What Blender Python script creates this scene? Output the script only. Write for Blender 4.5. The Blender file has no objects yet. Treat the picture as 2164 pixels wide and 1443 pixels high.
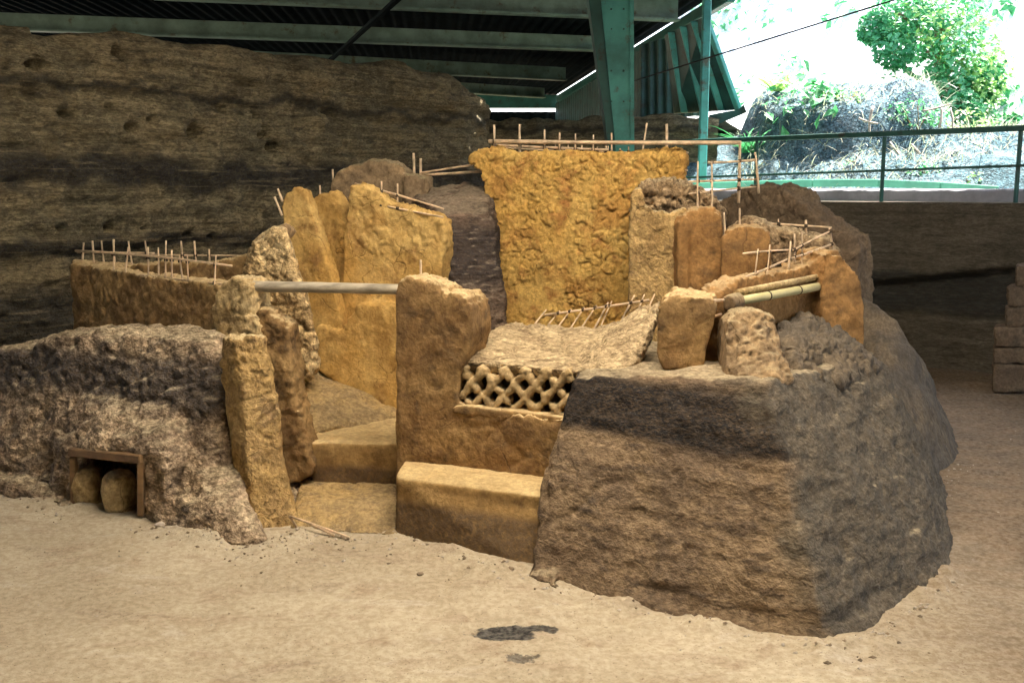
import bpy, bmesh, math, random
import numpy as np
from mathutils import Vector, Matrix

# ------------------------------------------------------------------ camera, sky, sun, exposure
SC = bpy.context.scene
COL = SC.collection
F, CX, CY = 2104.0, 1082.0, 721.5
PITCH = math.radians(8.7)
EYE = 1.7
cd = bpy.data.cameras.new('camera'); cam = bpy.data.objects.new('camera', cd); COL.objects.link(cam)
cd.sensor_width = 36.0; cd.lens = 36.0 * F / 2164.0; cd.clip_end = 500.0; cd.clip_start = 0.05
cam.location = (0, 0, EYE); cam.rotation_euler = (math.pi/2 - PITCH, 0, 0)
SC.camera = cam

SUN_ELEV, SUN_AZ = math.radians(60), math.radians(-42)      # azimuth measured from +X towards -Y
sdir = Vector((math.cos(SUN_ELEV)*math.cos(SUN_AZ), -math.cos(SUN_ELEV)*math.sin(SUN_AZ), math.sin(SUN_ELEV)))
w = bpy.data.worlds.new('World'); SC.world = w; w.use_nodes = True
wn = w.node_tree; wn.nodes.clear()
sky = wn.nodes.new('ShaderNodeTexSky'); sky.sky_type = 'NISHITA'; sky.sun_disc = False
sky.sun_elevation = SUN_ELEV; sky.sun_rotation = math.atan2(sdir.x, sdir.y)
sky.air_density = 1.0; sky.dust_density = 4.0; sky.ozone_density = 1.0
bg = wn.nodes.new('ShaderNodeBackground'); bg.inputs[1].default_value = 0.15
wo = wn.nodes.new('ShaderNodeOutputWorld')
wn.links.new(sky.outputs[0], bg.inputs[0]); wn.links.new(bg.outputs[0], wo.inputs[0])
sl = bpy.data.lights.new('sun', 'SUN'); sl.energy = 5.0; sl.angle = math.radians(0.5); sl.color = (1.0, 0.95, 0.86)
so = bpy.data.objects.new('sun', sl); COL.objects.link(so)
so.rotation_euler = sdir.to_track_quat('Z', 'Y').to_euler()
SC.view_settings.view_transform = 'Standard'; SC.view_settings.look = 'None'
SC.view_settings.gamma = 1.0; SC.view_settings.exposure = 3.0
try: SC.view_settings.use_curve_mapping = False
except Exception: pass
SC.cycles.max_bounces = 7; SC.cycles.diffuse_bounces = 4; SC.cycles.transmission_bounces = 4
SC.cycles.use_denoising = True
SC.cycles.sample_clamp_indirect = 6.0

random.seed(7); RNG = np.random.default_rng(7)
ct, st = math.cos(PITCH), math.sin(PITCH)

# ------------------------------------------------------------------ measuring helpers (pixel -> place)
def ray(px, py):
    u, v = (px - CX)/F, (CY - py)/F
    return Vector((u, ct + v*st, -st + v*ct))
def V(px, py, Y):
    r = ray(px, py); t = Y/r.y
    return Vector((r.x*t, Y, EYE + r.z*t))
def G(px, py, z=0.0):
    r = ray(px, py); t = (z - EYE)/r.z
    return Vector((r.x*t, r.y*t, z))
def onplane(px, py, A, B):                    # vertical plane through A and B
    d = (B - A); n = Vector((d.y, -d.x, 0)).normalized()
    r = ray(px, py); o = Vector((0, 0, EYE))
    t = (A - o).dot(n)/r.dot(n)
    return o + r*t

# ------------------------------------------------------------------ numpy noise
def _h(ix, iy, iz, s):
    with np.errstate(over='ignore'):
        h = (ix.astype(np.int64)*374761393 + iy.astype(np.int64)*668265263 + iz.astype(np.int64)*2147483647 + s*1274126177) & 0xffffffff
        h = ((h ^ (h >> 13))*1274126177) & 0xffffffff
        h = ((h ^ (h >> 15))*2246822519) & 0xffffffff
        return h ^ (h >> 16)
_GR = RNG.normal(size=(64, 3)); _GR /= np.linalg.norm(_GR, axis=1)[:, None]
def perlin(p, s=0):
    i = np.floor(p).astype(np.int64); f = p - i
    u = f*f*f*(f*(f*6-15)+10)
    out = 0
    for dx in (0, 1):
        for dy in (0, 1):
            for dz in (0, 1):
                g = _GR[_h(i[:, 0]+dx, i[:, 1]+dy, i[:, 2]+dz, s) & 63]
                d = (g*(f - np.array([dx, dy, dz]))).sum(1)
                ww = (u[:, 0] if dx else 1-u[:, 0])*(u[:, 1] if dy else 1-u[:, 1])*(u[:, 2] if dz else 1-u[:, 2])
                out = out + d*ww
    return out*1.6
def fbm(p, s=0, o=3, gain=.5):
    a, t, r = 1.0, 0.0, 0
    for k in range(o):
        r = r + a*perlin(p*(2.03**k), s+k*17); t += a; a *= gain
    return r/t
def worley(p, s=0):
    i = np.floor(p).astype(np.int64); f = p - i
    d1 = np.full(len(p), 9.0); d2 = np.full(len(p), 9.0); cr = np.zeros(len(p))
    for dx in (-1, 0, 1):
        for dy in (-1, 0, 1):
            for dz in (-1, 0, 1):
                h = _h(i[:, 0]+dx, i[:, 1]+dy, i[:, 2]+dz, s)
                o = np.stack([(h & 1023)/1023.0, ((h >> 10) & 1023)/1023.0, ((h >> 20) & 1023)/1023.0], 1)
                d = np.linalg.norm(o + np.array([dx, dy, dz]) - f, axis=1)
                m = d < d1
                d2 = np.where(m, d1, np.minimum(d2, d)); d1 = np.where(m, d, d1); cr = np.where(m, ((h >> 5) & 255)/255.0, cr)
    return d1, d2, cr
SEED = [3]
def disp(p, spec, nz=None):
    """sum of (kind, size in metres, amplitude in metres[, z squash])"""
    r = np.zeros(len(p))
    for sp in spec:
        kind, size, amp = sp[:3]; q = p.copy()
        if len(sp) > 3: q[:, 2] *= sp[3]
        q = q/size; SEED[0] += 5; s = SEED[0]
        if kind == 'n': r += amp*fbm(q, s, 3)
        elif kind == 'r': r += amp*(0.5 - 2*np.abs(fbm(q, s, 3)))                # ridges
        elif kind == 'p': r -= amp*np.clip(fbm(q, s, 2)*3 - .9, 0, 1)            # pits
        elif kind == 'w':                                                     # cobbled lumps with joints
            q = q + .28*np.stack([perlin(q*1.6, s+1), perlin(q*1.6, s+2), perlin(q*1.6, s+3)], 1)
            d1, d2, cr = worley(q, s); e_ = np.clip((d2-d1)*7, 0, 1); e_ = e_*e_*(3-2*e_); r += amp*e_*(.55 + .9*(cr-.3)) + amp*.25*(.5-d1)
        elif kind == 'c':                                                     # shrinkage cracks
            q = q + .35*np.stack([perlin(q*1.7, s+1), perlin(q*1.7, s+2), perlin(q*1.7, s+3)], 1)
            d1, d2, cr = worley(q, s); m = np.clip(perlin(q*.6, s+9)*2+.3, 0, 1)
            r -= amp*m*np.clip(1-(d2-d1)*9, 0, 1)
    return r

# ------------------------------------------------------------------ materials
class NT:
    def __init__(s, name):
        s.m = bpy.data.materials.new(name); s.m.use_nodes = True; s.t = s.m.node_tree; s.t.nodes.clear()
        s.out = s.n('ShaderNodeOutputMaterial')
    def n(s, ty, **k):
        o = s.t.nodes.new(ty)
        for a, b in k.items(): setattr(o, a, b)
        return o
    def l(s, a, b): s.t.links.new(a, b)
    def pos(s, sc=(1, 1, 1)):
        g = s.n('ShaderNodeNewGeometry')
        if sc == (1, 1, 1): return g.outputs['Position']
        mp = s.n('ShaderNodeMapping'); mp.inputs['Scale'].default_value = sc; s.l(g.outputs['Position'], mp.inputs[0]); return mp.outputs[0]
    def noise(s, vec, sc, det=5, rough=.6, dist=0.0):
        o = s.n('ShaderNodeTexNoise'); o.inputs['Scale'].default_value = sc; o.inputs['Detail'].default_value = det
        o.inputs['Roughness'].default_value = rough; o.inputs['Distortion'].default_value = dist
        s.l(vec, o.inputs['Vector']); return o.outputs[0]
    def rng(s, v, a, b, c=0.0, d=1.0):
        o = s.n('ShaderNodeMapRange'); o.interpolation_type = 'SMOOTHSTEP'
        for i, x in enumerate((a, b, c, d)): o.inputs[i+1].default_value = x
        s.l(v, o.inputs[0]); return o.outputs[0]
    def mix(s, f, a, b, mode='MIX'):
        o = s.n('ShaderNodeMix'); o.data_type = 'RGBA'; o.blend_type = mode
        for sock, val in ((o.inputs[0], f), (o.inputs[6], a), (o.inputs[7], b)):
            if isinstance(val, (int, float)): sock.default_value = val
            elif isinstance(val, tuple): sock.default_value = (*val, 1)
            else: s.l(val, sock)
        return o.outputs[2]
    def math(s, op, a, b=0.0):
        o = s.n('ShaderNodeMath'); o.operation = op
        for sock, val in ((o.inputs[0], a), (o.inputs[1], b)):
            if isinstance(val, (int, float)): sock.default_value = val
            else: s.l(val, sock)
        return o.outputs[0]
    def bsdf(s, col, rough=.9, bump=None, metal=0.0, spec=.3):
        b = s.n('ShaderNodeBsdfPrincipled'); b.inputs['Roughness'].default_value = rough; b.inputs['Metallic'].default_value = metal
        b.inputs['Specular IOR Level'].default_value = spec
        if isinstance(col, tuple): b.inputs['Base Color'].default_value = (*col, 1)
        else: s.l(col, b.inputs['Base Color'])
        if bump is not None: s.l(bump, b.inputs['Normal'])
        s.l(b.outputs[0], s.out.inputs[0]); return b
    def bump(s, hs, normal=None):
        prev = normal
        for h, st_, di in hs:
            b = s.n('ShaderNodeBump'); b.inputs['Strength'].default_value = st_; b.inputs['Distance'].default_value = di
            s.l(h, b.inputs['Height'])
            if prev is not None: s.l(prev, b.inputs['Normal'])
            prev = b.outputs[0]
        return prev

def earth(name, a, b, c, stretch=(1, 1, 1), fine=1.0, bands=(), spots=None, dust=None, speck=.5, big=1.6, coat=None, crack=0.0, csc=5.0, layers=0.0):
    """a, b: main earth colours, c: stain; bands: (z0, z1, softness, colour, wobble) layers lying in the earth; on the bench also painted shade"""
    t = NT(name); P = t.pos(); S = t.pos(stretch)
    n1 = t.noise(P, big, 6, .62, .4); n2 = t.noise(S, 7, 5, .65); n3 = t.noise(S, 48, 2, .6); n4 = t.noise(P, 120, 1, .6)
    col = t.mix(t.rng(n1, .36, .64), a, b)
    col = t.mix(t.rng(n2, .5, .72), col, c)
    n6 = t.noise(P, big*1.9, 4, .6, .8); col = t.mix(t.math('MULTIPLY', t.rng(n6, .49, .63), .82), col, tuple(x*.5+y*.5 for x, y in zip(c, b)))
    if coat:
        at = t.n('ShaderNodeAttribute'); at.attribute_name = 'coat'
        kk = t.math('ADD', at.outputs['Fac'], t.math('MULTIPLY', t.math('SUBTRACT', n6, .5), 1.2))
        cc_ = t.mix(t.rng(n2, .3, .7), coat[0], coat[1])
    z = t.n('ShaderNodeSeparateXYZ'); t.l(P, z.inputs[0])
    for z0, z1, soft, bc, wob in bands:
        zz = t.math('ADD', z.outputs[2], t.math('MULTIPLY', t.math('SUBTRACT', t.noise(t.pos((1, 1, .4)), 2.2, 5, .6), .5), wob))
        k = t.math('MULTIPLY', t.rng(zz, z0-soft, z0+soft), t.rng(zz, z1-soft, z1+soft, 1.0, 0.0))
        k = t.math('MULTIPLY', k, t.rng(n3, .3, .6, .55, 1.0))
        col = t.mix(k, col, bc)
    if layers:
        L = t.noise(t.pos((.35, .35, 9)), 2.6, 6, .72, .25); col = t.mix(t.math('MULTIPLY', t.rng(L, .52, .60), layers), col, tuple(x*.42 for x in b)); col = t.mix(t.math('MULTIPLY', t.rng(L, .44, .38), layers*.6), col, tuple(x*1.35 for x in a))
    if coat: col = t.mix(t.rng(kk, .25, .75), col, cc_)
    if dust:                                     # pale dust that has settled on upward-facing ground
        g = t.n('ShaderNodeNewGeometry'); sn = t.n('ShaderNodeSeparateXYZ'); t.l(g.outputs['Normal'], sn.inputs[0])
        k = t.math('MULTIPLY', t.rng(sn.outputs[2], .8 if coat else .5, .97), t.rng(n2, .25, .6, .5, 1.0))
        col = t.mix(t.math('MULTIPLY', k, .8), col, dust)
    n5 = t.noise(S, 19, 3, .7, .4)
    col = t.mix(1.0, col, t.mix(t.rng(n3, .3, .7), (1-.55*speck, 1-.6*speck, 1-.65*speck), (1+.5*speck, 1+.46*speck, 1+.4*speck)), 'MULTIPLY')
    col = t.mix(1.0, col, t.mix(t.rng(n5, .34, .66), (1-.6*speck, 1-.64*speck, 1-.68*speck), (1+.45*speck, 1+.45*speck, 1+.42*speck)), 'MULTIPLY')
    col = t.mix(t.rng(n4, .60, .70), col, t.mix(.35*speck+.1, col, (.03, .025, .02)))
    col = t.mix(t.rng(t.noise(P, 95, 2), .66, .72), col, t.mix(.22*speck, col, (.7, .6, .45)))
    g1 = t.noise(P, 24, 3, .65, .3); g2 = t.noise(P, 62, 1, .5)
    hs = [(n2, .35*fine, .06), (g1, .7*fine, .03), (g2, .45*fine, .012)]
    if crack:
        v = t.n('ShaderNodeTexVoronoi'); v.feature = 'DISTANCE_TO_EDGE'; v.inputs['Scale'].default_value = csc
        wv = t.n('ShaderNodeMix'); wv.data_type = 'VECTOR'; wv.inputs[0].default_value = .13
        nz = t.n('ShaderNodeTexNoise'); nz.inputs['Scale'].default_value = 6; nz.inputs['Detail'].default_value = 4; t.l(P, nz.inputs['Vector'])
        t.l(P, wv.inputs[4]); t.l(nz.outputs[1], wv.inputs[5]); t.l(wv.outputs[1], v.inputs['Vector'])
        ck = t.math('MULTIPLY', t.rng(v.outputs['Distance'], .0, .022, 1.0, 0.0), t.rng(t.noise(P, 3.4, 4, .7), .50, .62))
        col = t.mix(t.math('MULTIPLY', ck, crack), col, tuple(x*.3 for x in c))
        hs.append((t.math('SUBTRACT', 1.0, ck), .5*crack, .02))
    if layers: hs.append((t.rng(L, .45, .6, 1.0, 0.0), .8*layers, .03))
    bp = t.bump(hs)
    t.bsdf(col, .95, bp, spec=.15)
    return t.m
def plain(name, c, rough=.7, var=.25, scale=8, metal=0.0, rust=None, spec=.4, stretch=(1,1,1)):
    t = NT(name); P = t.pos(stretch); n = t.noise(P, scale, 6, .65)
    col = t.mix(t.rng(n, .3, .7), tuple(x*(1-var) for x in c), tuple(min(1, x*(1+var)) for x in c))
    if rust: col = t.mix(t.rng(t.noise(t.pos(), 5, 8, .7), .54, .68), col, rust)
    t.bsdf(col, rough, t.bump([(t.noise(P, scale*9, 3), .25, .004)]), metal, spec); return t.m

M = {}
OCH = (.52, .335, .10); OCH2 = (.44, .25, .065); BRN = (.26, .16, .07)
M['yellow'] = earth('ochre_clay', (.56, .38, .14), (.48, .29, .085), (.29, .165, .06), crack=.55, speck=.22, fine=.35)
M['yellow_rough'] = earth('ochre_daub', (.58, .39, .125), (.50, .30, .08), (.36, .17, .055), crack=.9, csc=11.0, speck=.3, fine=.5)
M['clay'] = earth('brown_clay', (.34, .22, .095), (.235, .14, .06), (.125, .082, .044), crack=.55, speck=.28, fine=.4, dust=(.58, .45, .25), big=2.4)
M['clay_pale'] = earth('pale_clay', (.50, .38, .20), (.42, .30, .14), (.28, .19, .09), crack=.55, speck=.35, fine=.6, dust=(.56, .46, .28), big=3)
M['clay_grey'] = earth('greyed_clay', (.33, .225, .12), (.24, .17, .10), (.15, .105, .065), crack=.55, speck=.3, fine=.4, dust=(.34, .28, .17), big=3)
M['bench'] = earth('bench_clay', (.40, .265, .11), (.29, .18, .07), (.19, .12, .05), speck=.22, fine=.3, bands=[(-.3, .175, .03, (.12, .082, .048), .10)], dust=(.60, .46, .24), big=2.2)  # lower band: ash-brown foot, darkened further as painted shade on the fronts
M['ash'] = earth('grey_brown_ash', (.46, .36, .25), (.33, .25, .175), (.12, .095, .075), stretch=(1, 1, 1.6), speck=.7, fine=1.1, dust=(.40, .34, .235), bands=[(.55, .80, .06, (.085, .075, .07), .25)])
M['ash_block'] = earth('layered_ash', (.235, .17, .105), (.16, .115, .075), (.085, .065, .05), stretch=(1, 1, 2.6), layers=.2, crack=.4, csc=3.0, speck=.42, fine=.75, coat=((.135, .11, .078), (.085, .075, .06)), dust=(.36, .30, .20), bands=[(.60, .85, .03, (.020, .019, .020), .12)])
M['ash_side'] = earth('dim_ash', (.16, .125, .085), (.115, .098, .078), (.07, .062, .055), stretch=(1.6, 1.6, .7), speck=.3, fine=.6)
M['tephra'] = earth('dark_tephra', (.20, .14, .10), (.13, .095, .07), (.06, .048, .042), stretch=(1, 1, 3), layers=.5, speck=.4, fine=.9, dust=(.27, .22, .16), bands=[(1.05, 1.45, .08, (.05, .042, .04), .25)])
M['rubble'] = earth('pale_rubble', (.62, .48, .27), (.50, .36, .18), (.20, .13, .06), speck=.6, fine=1.0, dust=(.50, .42, .27), big=4)
M['floor_clay'] = earth('interior_clay', (.44, .31, .14), (.34, .25, .13), (.23, .17, .10), speck=.35, big=2.5)
M['backwall'] = earth('strata_earth', (.25, .20, .115), (.175, .148, .09), (.075, .066, .046), stretch=(.7, .7, 2.0), speck=.5, fine=1.0, layers=.55, crack=.4, csc=1.6, bands=[(1.72, 1.95, .06, (.035, .032, .03), .45), (1.2, 1.32, .04, (.04, .037, .034), .35), (2.45, 2.52, .03, (.05, .045, .035), .4), (.2, .95, .1, (.055, .052, .045), .4)])
M['sidewall'] = earth('side_earth', (.135, .12, .095), (.11, .098, .075), (.07, .06, .048), stretch=(.6, .6, 2.6), layers=.3, speck=.35, fine=.7, bands=[(.50, .90, .05, (.040, .042, .040), .3)])
M['slab'] = earth('pale_thatch_clay', (.50, .40, .25), (.40, .31, .19), (.22, .155, .09), stretch=(.8, 2, 2), speck=.5, fine=1.1, big=4)
M['dark'] = earth('dark_earth', (.035, .032, .027), (.028, .026, .023), (.02, .018, .016))
M['stickwood'] = plain('pale_cane', (.60, .44, .28), .6, .35, 14)
M['railwood'] = plain('weathered_pole', (.36, .31, .23), .6, .35, 5, stretch=(.5, 6, 6))
M['framewood'] = plain('frame_wood', (.20, .115, .05), .7, .3, 5, stretch=(.6, 5, 5))
M['bamboo'] = plain('bamboo_tube', (.50, .44, .22), .5, .15, 6)
M['tie'] = plain('tie_cord', (.07, .045, .025), .9)
M['steel'] = plain('teal_painted_steel', (.065, .30, .265), .5, .35, 2.2, rust=(.085, .10, .075))
M['steel_dark'] = plain('dark_teal_steel', (.02, .10, .085), .5, .25, 3, rust=(.03, .04, .03))
M['beam'] = plain('grey_green_beam', (.17, .25, .20), .55, .3, 3, rust=(.11, .10, .06))
M['pier'] = earth('pier_earth', (.17, .125, .08), (.14, .10, .065), (.09, .07, .05), speck=.3, fine=.6)
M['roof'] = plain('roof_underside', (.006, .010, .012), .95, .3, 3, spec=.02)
M['corr'] = plain('corrugated_teal', (.018, .06, .052), .5, .35, 4, rust=(.02, .03, .02))
M['kerb'] = plain('pale_concrete', (.42, .41, .46), .9, .2, 4)
M['gutter'] = plain('green_channel', (.05, .24, .15), .5, .2, 4)
M['soot'] = plain('charcoal', (.025, .023, .022), .95)
M['stone'] = plain('pale_stone', (.42, .36, .29), .9, .25, 14)
M['stone_dark'] = plain('dark_chip', (.19, .14, .09), .9, .4, 14)
M['wire'] = plain('cable', (.02, .02, .02), .6)
def panelmat():  # sheet for the added overhead light bay, tinted to warm the light
    t = NT('added_light_bay'); tr = t.n('ShaderNodeBsdfTranslucent'); tr.inputs[0].default_value = (1.0, .89, .71, 1)
    t.l(tr.outputs[0], t.out.inputs[0]); return t.m
M['panel'] = panelmat()
def leafmat(name, a, b):
    t = NT(name); oi = t.noise(t.pos(), 9, 2); col = t.mix(t.rng(oi, .35, .65), a, b)
    d = t.n('ShaderNodeBsdfPrincipled'); d.inputs['Roughness'].default_value = .5; t.l(col, d.inputs['Base Color'])
    tr = t.n('ShaderNodeBsdfTranslucent'); t.l(col, tr.inputs[0])
    mx = t.n('ShaderNodeMixShader'); mx.inputs[0].default_value = .4
    t.l(d.outputs[0], mx.inputs[1]); t.l(tr.outputs[0], mx.inputs[2]); t.l(mx.outputs[0], t.out.inputs[0]); return t.m
M['leaf'] = leafmat('green_leaf', (.05, .30, .10), (.12, .42, .16))
M['leaf_y'] = leafmat('yellow_green_leaf', (.20, .42, .08), (.30, .50, .16))
M['grass'] = leafmat('dry_grass', (.30, .30, .24), (.22, .28, .18))
M['bank'] = earth('shade_tinted_soil', (.12, .185, .225), (.055, .115, .15), (.015, .05, .075), speck=.7, fine=2.0, big=1.2)  # bluish sky shade tinted into the soil colour
M['cliff'] = earth('pale_cliff', (.78, .76, .73), (.74, .72, .70), (.66, .65, .64), speck=.15, big=.5)

M['clay_pale2'] = earth('post_clay', (.48, .33, .145), (.38, .25, .10), (.25, .165, .085), crack=.55, speck=.35, dust=(.55, .45, .27), big=2.6)
def ground_mat():
    t = NT('trodden_pale_earth'); P = t.pos()
    n1 = t.noise(P, .9, 6, .6, .3); n2 = t.noise(t.pos((.6, 1, 1)), 6, 6, .7); n3 = t.noise(P, 34, 3, .7); n4 = t.noise(P, 110, 1)
    col = t.mix(t.rng(n1, .35, .65), (.46, .39, .275), (.35, .285, .19))
    col = t.mix(t.rng(n2, .50, .68), col, (.33, .255, .17))
    n7 = t.noise(t.pos((.7, 1.3, 1)), 2.3, 7, .72, .5); col = t.mix(t.math('MULTIPLY', t.rng(n7, .56, .66), .55), col, (.26, .20, .135)); col = t.mix(t.math('MULTIPLY', t.rng(n7, .44, .36), .35), col, (.52, .46, .38))
    x = t.n('ShaderNodeSeparateXYZ'); t.l(P, x.inputs[0])
    # browner tone right of the ruin: shade there painted into the ground colour
    k = t.math('MULTIPLY', t.rng(t.math('ADD', x.outputs[0], t.math('MULTIPLY', n1, 1.2)), 1.9, 3.0), .95)
    col = t.mix(k, col, t.mix(t.rng(n2, .35, .65), (.20, .135, .08), (.13, .09, .055)))
    # soot mark of an old fire
    c = G(1068, 1342); c2 = G(1100, 1398)
    for cc, r, am in ((c, .10, 1.0), (c + Vector((.13, .04, 0)), .055, .95), (c2, .04, .75)):
        vm = t.n('ShaderNodeVectorMath', operation='SUBTRACT'); t.l(P, vm.inputs[0]); vm.inputs[1].default_value = cc
        ms = t.n('ShaderNodeVectorMath', operation='MULTIPLY'); t.l(vm.outputs[0], ms.inputs[0]); ms.inputs[1].default_value = (.75, 1.25, 0)
        ln = t.n('ShaderNodeVectorMath', operation='LENGTH'); t.l(ms.outputs[0], ln.inputs[0])
        dd = t.math('ADD', ln.outputs['Value'], t.math('MULTIPLY', t.math('SUBTRACT', t.noise(P, 14, 6, .7), .5), .16))
        col = t.mix(t.math('MULTIPLY', t.rng(dd, r*.75, r*1.05, 1.0, 0.0), am), col, (.022, .021, .021))
    col = t.mix(t.rng(n3, .32, .68), t.mix(.25, col, (.4, .36, .3), 'MULTIPLY'), t.mix(.12, col, (.85, .78, .65)))
    col = t.mix(t.rng(n4, .66, .74), col, t.mix(.6, col, (.12, .07, .04)))
    col = t.mix(t.rng(t.noise(P, 23, 3), .70, .74), col, t.mix(.45, col, (.09, .06, .035)))
    t.bsdf(col, .95, t.bump([(n2, .35, .03), (t.noise(P, 30, 3, .65), .4, .015), (t.noise(P, 75, 1), .35, .006)]), spec=.15)
    return t.m
M['ground'] = ground_mat()
M['lattice'] = earth('lattice_clay', (.46, .34, .18), (.37, .26, .125), (.22, .15, .075), speck=.3, fine=.5, dust=(.55, .44, .26), big=3)
M['core'] = earth('crumbled_core', (.34, .25, .15), (.24, .165, .095), (.10, .07, .045), speck=.6, fine=1.0, dust=(.46, .37, .24), big=4)
M['orange'] = earth('orange_brown_clay', (.36, .20, .075), (.25, .135, .05), (.14, .085, .04), speck=.25, fine=.4, crack=.5, dust=(.46, .34, .19), big=2.6)

# ------------------------------------------------------------------ object helpers
def tag(o, label=None, cat=None, group=None, kind=None):
    if label: o['label'] = label
    if cat: o['category'] = cat
    if group: o['group'] = group
    if kind: o['kind'] = kind
    return o
def empty(name, loc, label, cat, group=None):
    o = bpy.data.objects.new(name, None); COL.objects.link(o); o.location = loc; o.empty_display_size = .1
    return tag(o, label, cat, group)
def mesh_np(verts, faces, mat, name, smooth=True):
    me = bpy.data.meshes.new(name); me.from_pydata([tuple(v) for v in verts], [], [tuple(f) for f in faces]); me.update()
    me.materials.append(mat)
    if smooth: me.polygons.foreach_set('use_smooth', [True]*len(me.polygons))
    return me
def link(name, me, parent=None):
    o = bpy.data.objects.new(name, me); COL.objects.link(o)
    if parent is not None:
        o.parent = parent; o.location = -Vector(parent.location) if parent.type == 'EMPTY' else -Vector(parent.location)
    return o
def recenter(o):
    me = o.data; n = len(me.vertices); a = np.empty(n*3); me.vertices.foreach_get('co', a); a = a.reshape(-1, 3)
    c = np.array([(a[:, 0].min()+a[:, 0].max())/2, (a[:, 1].min()+a[:, 1].max())/2, a[:, 2].min()])
    me.vertices.foreach_set('co', (a-c).ravel()); me.update(); o.location = Vector(c)
    return o

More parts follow.
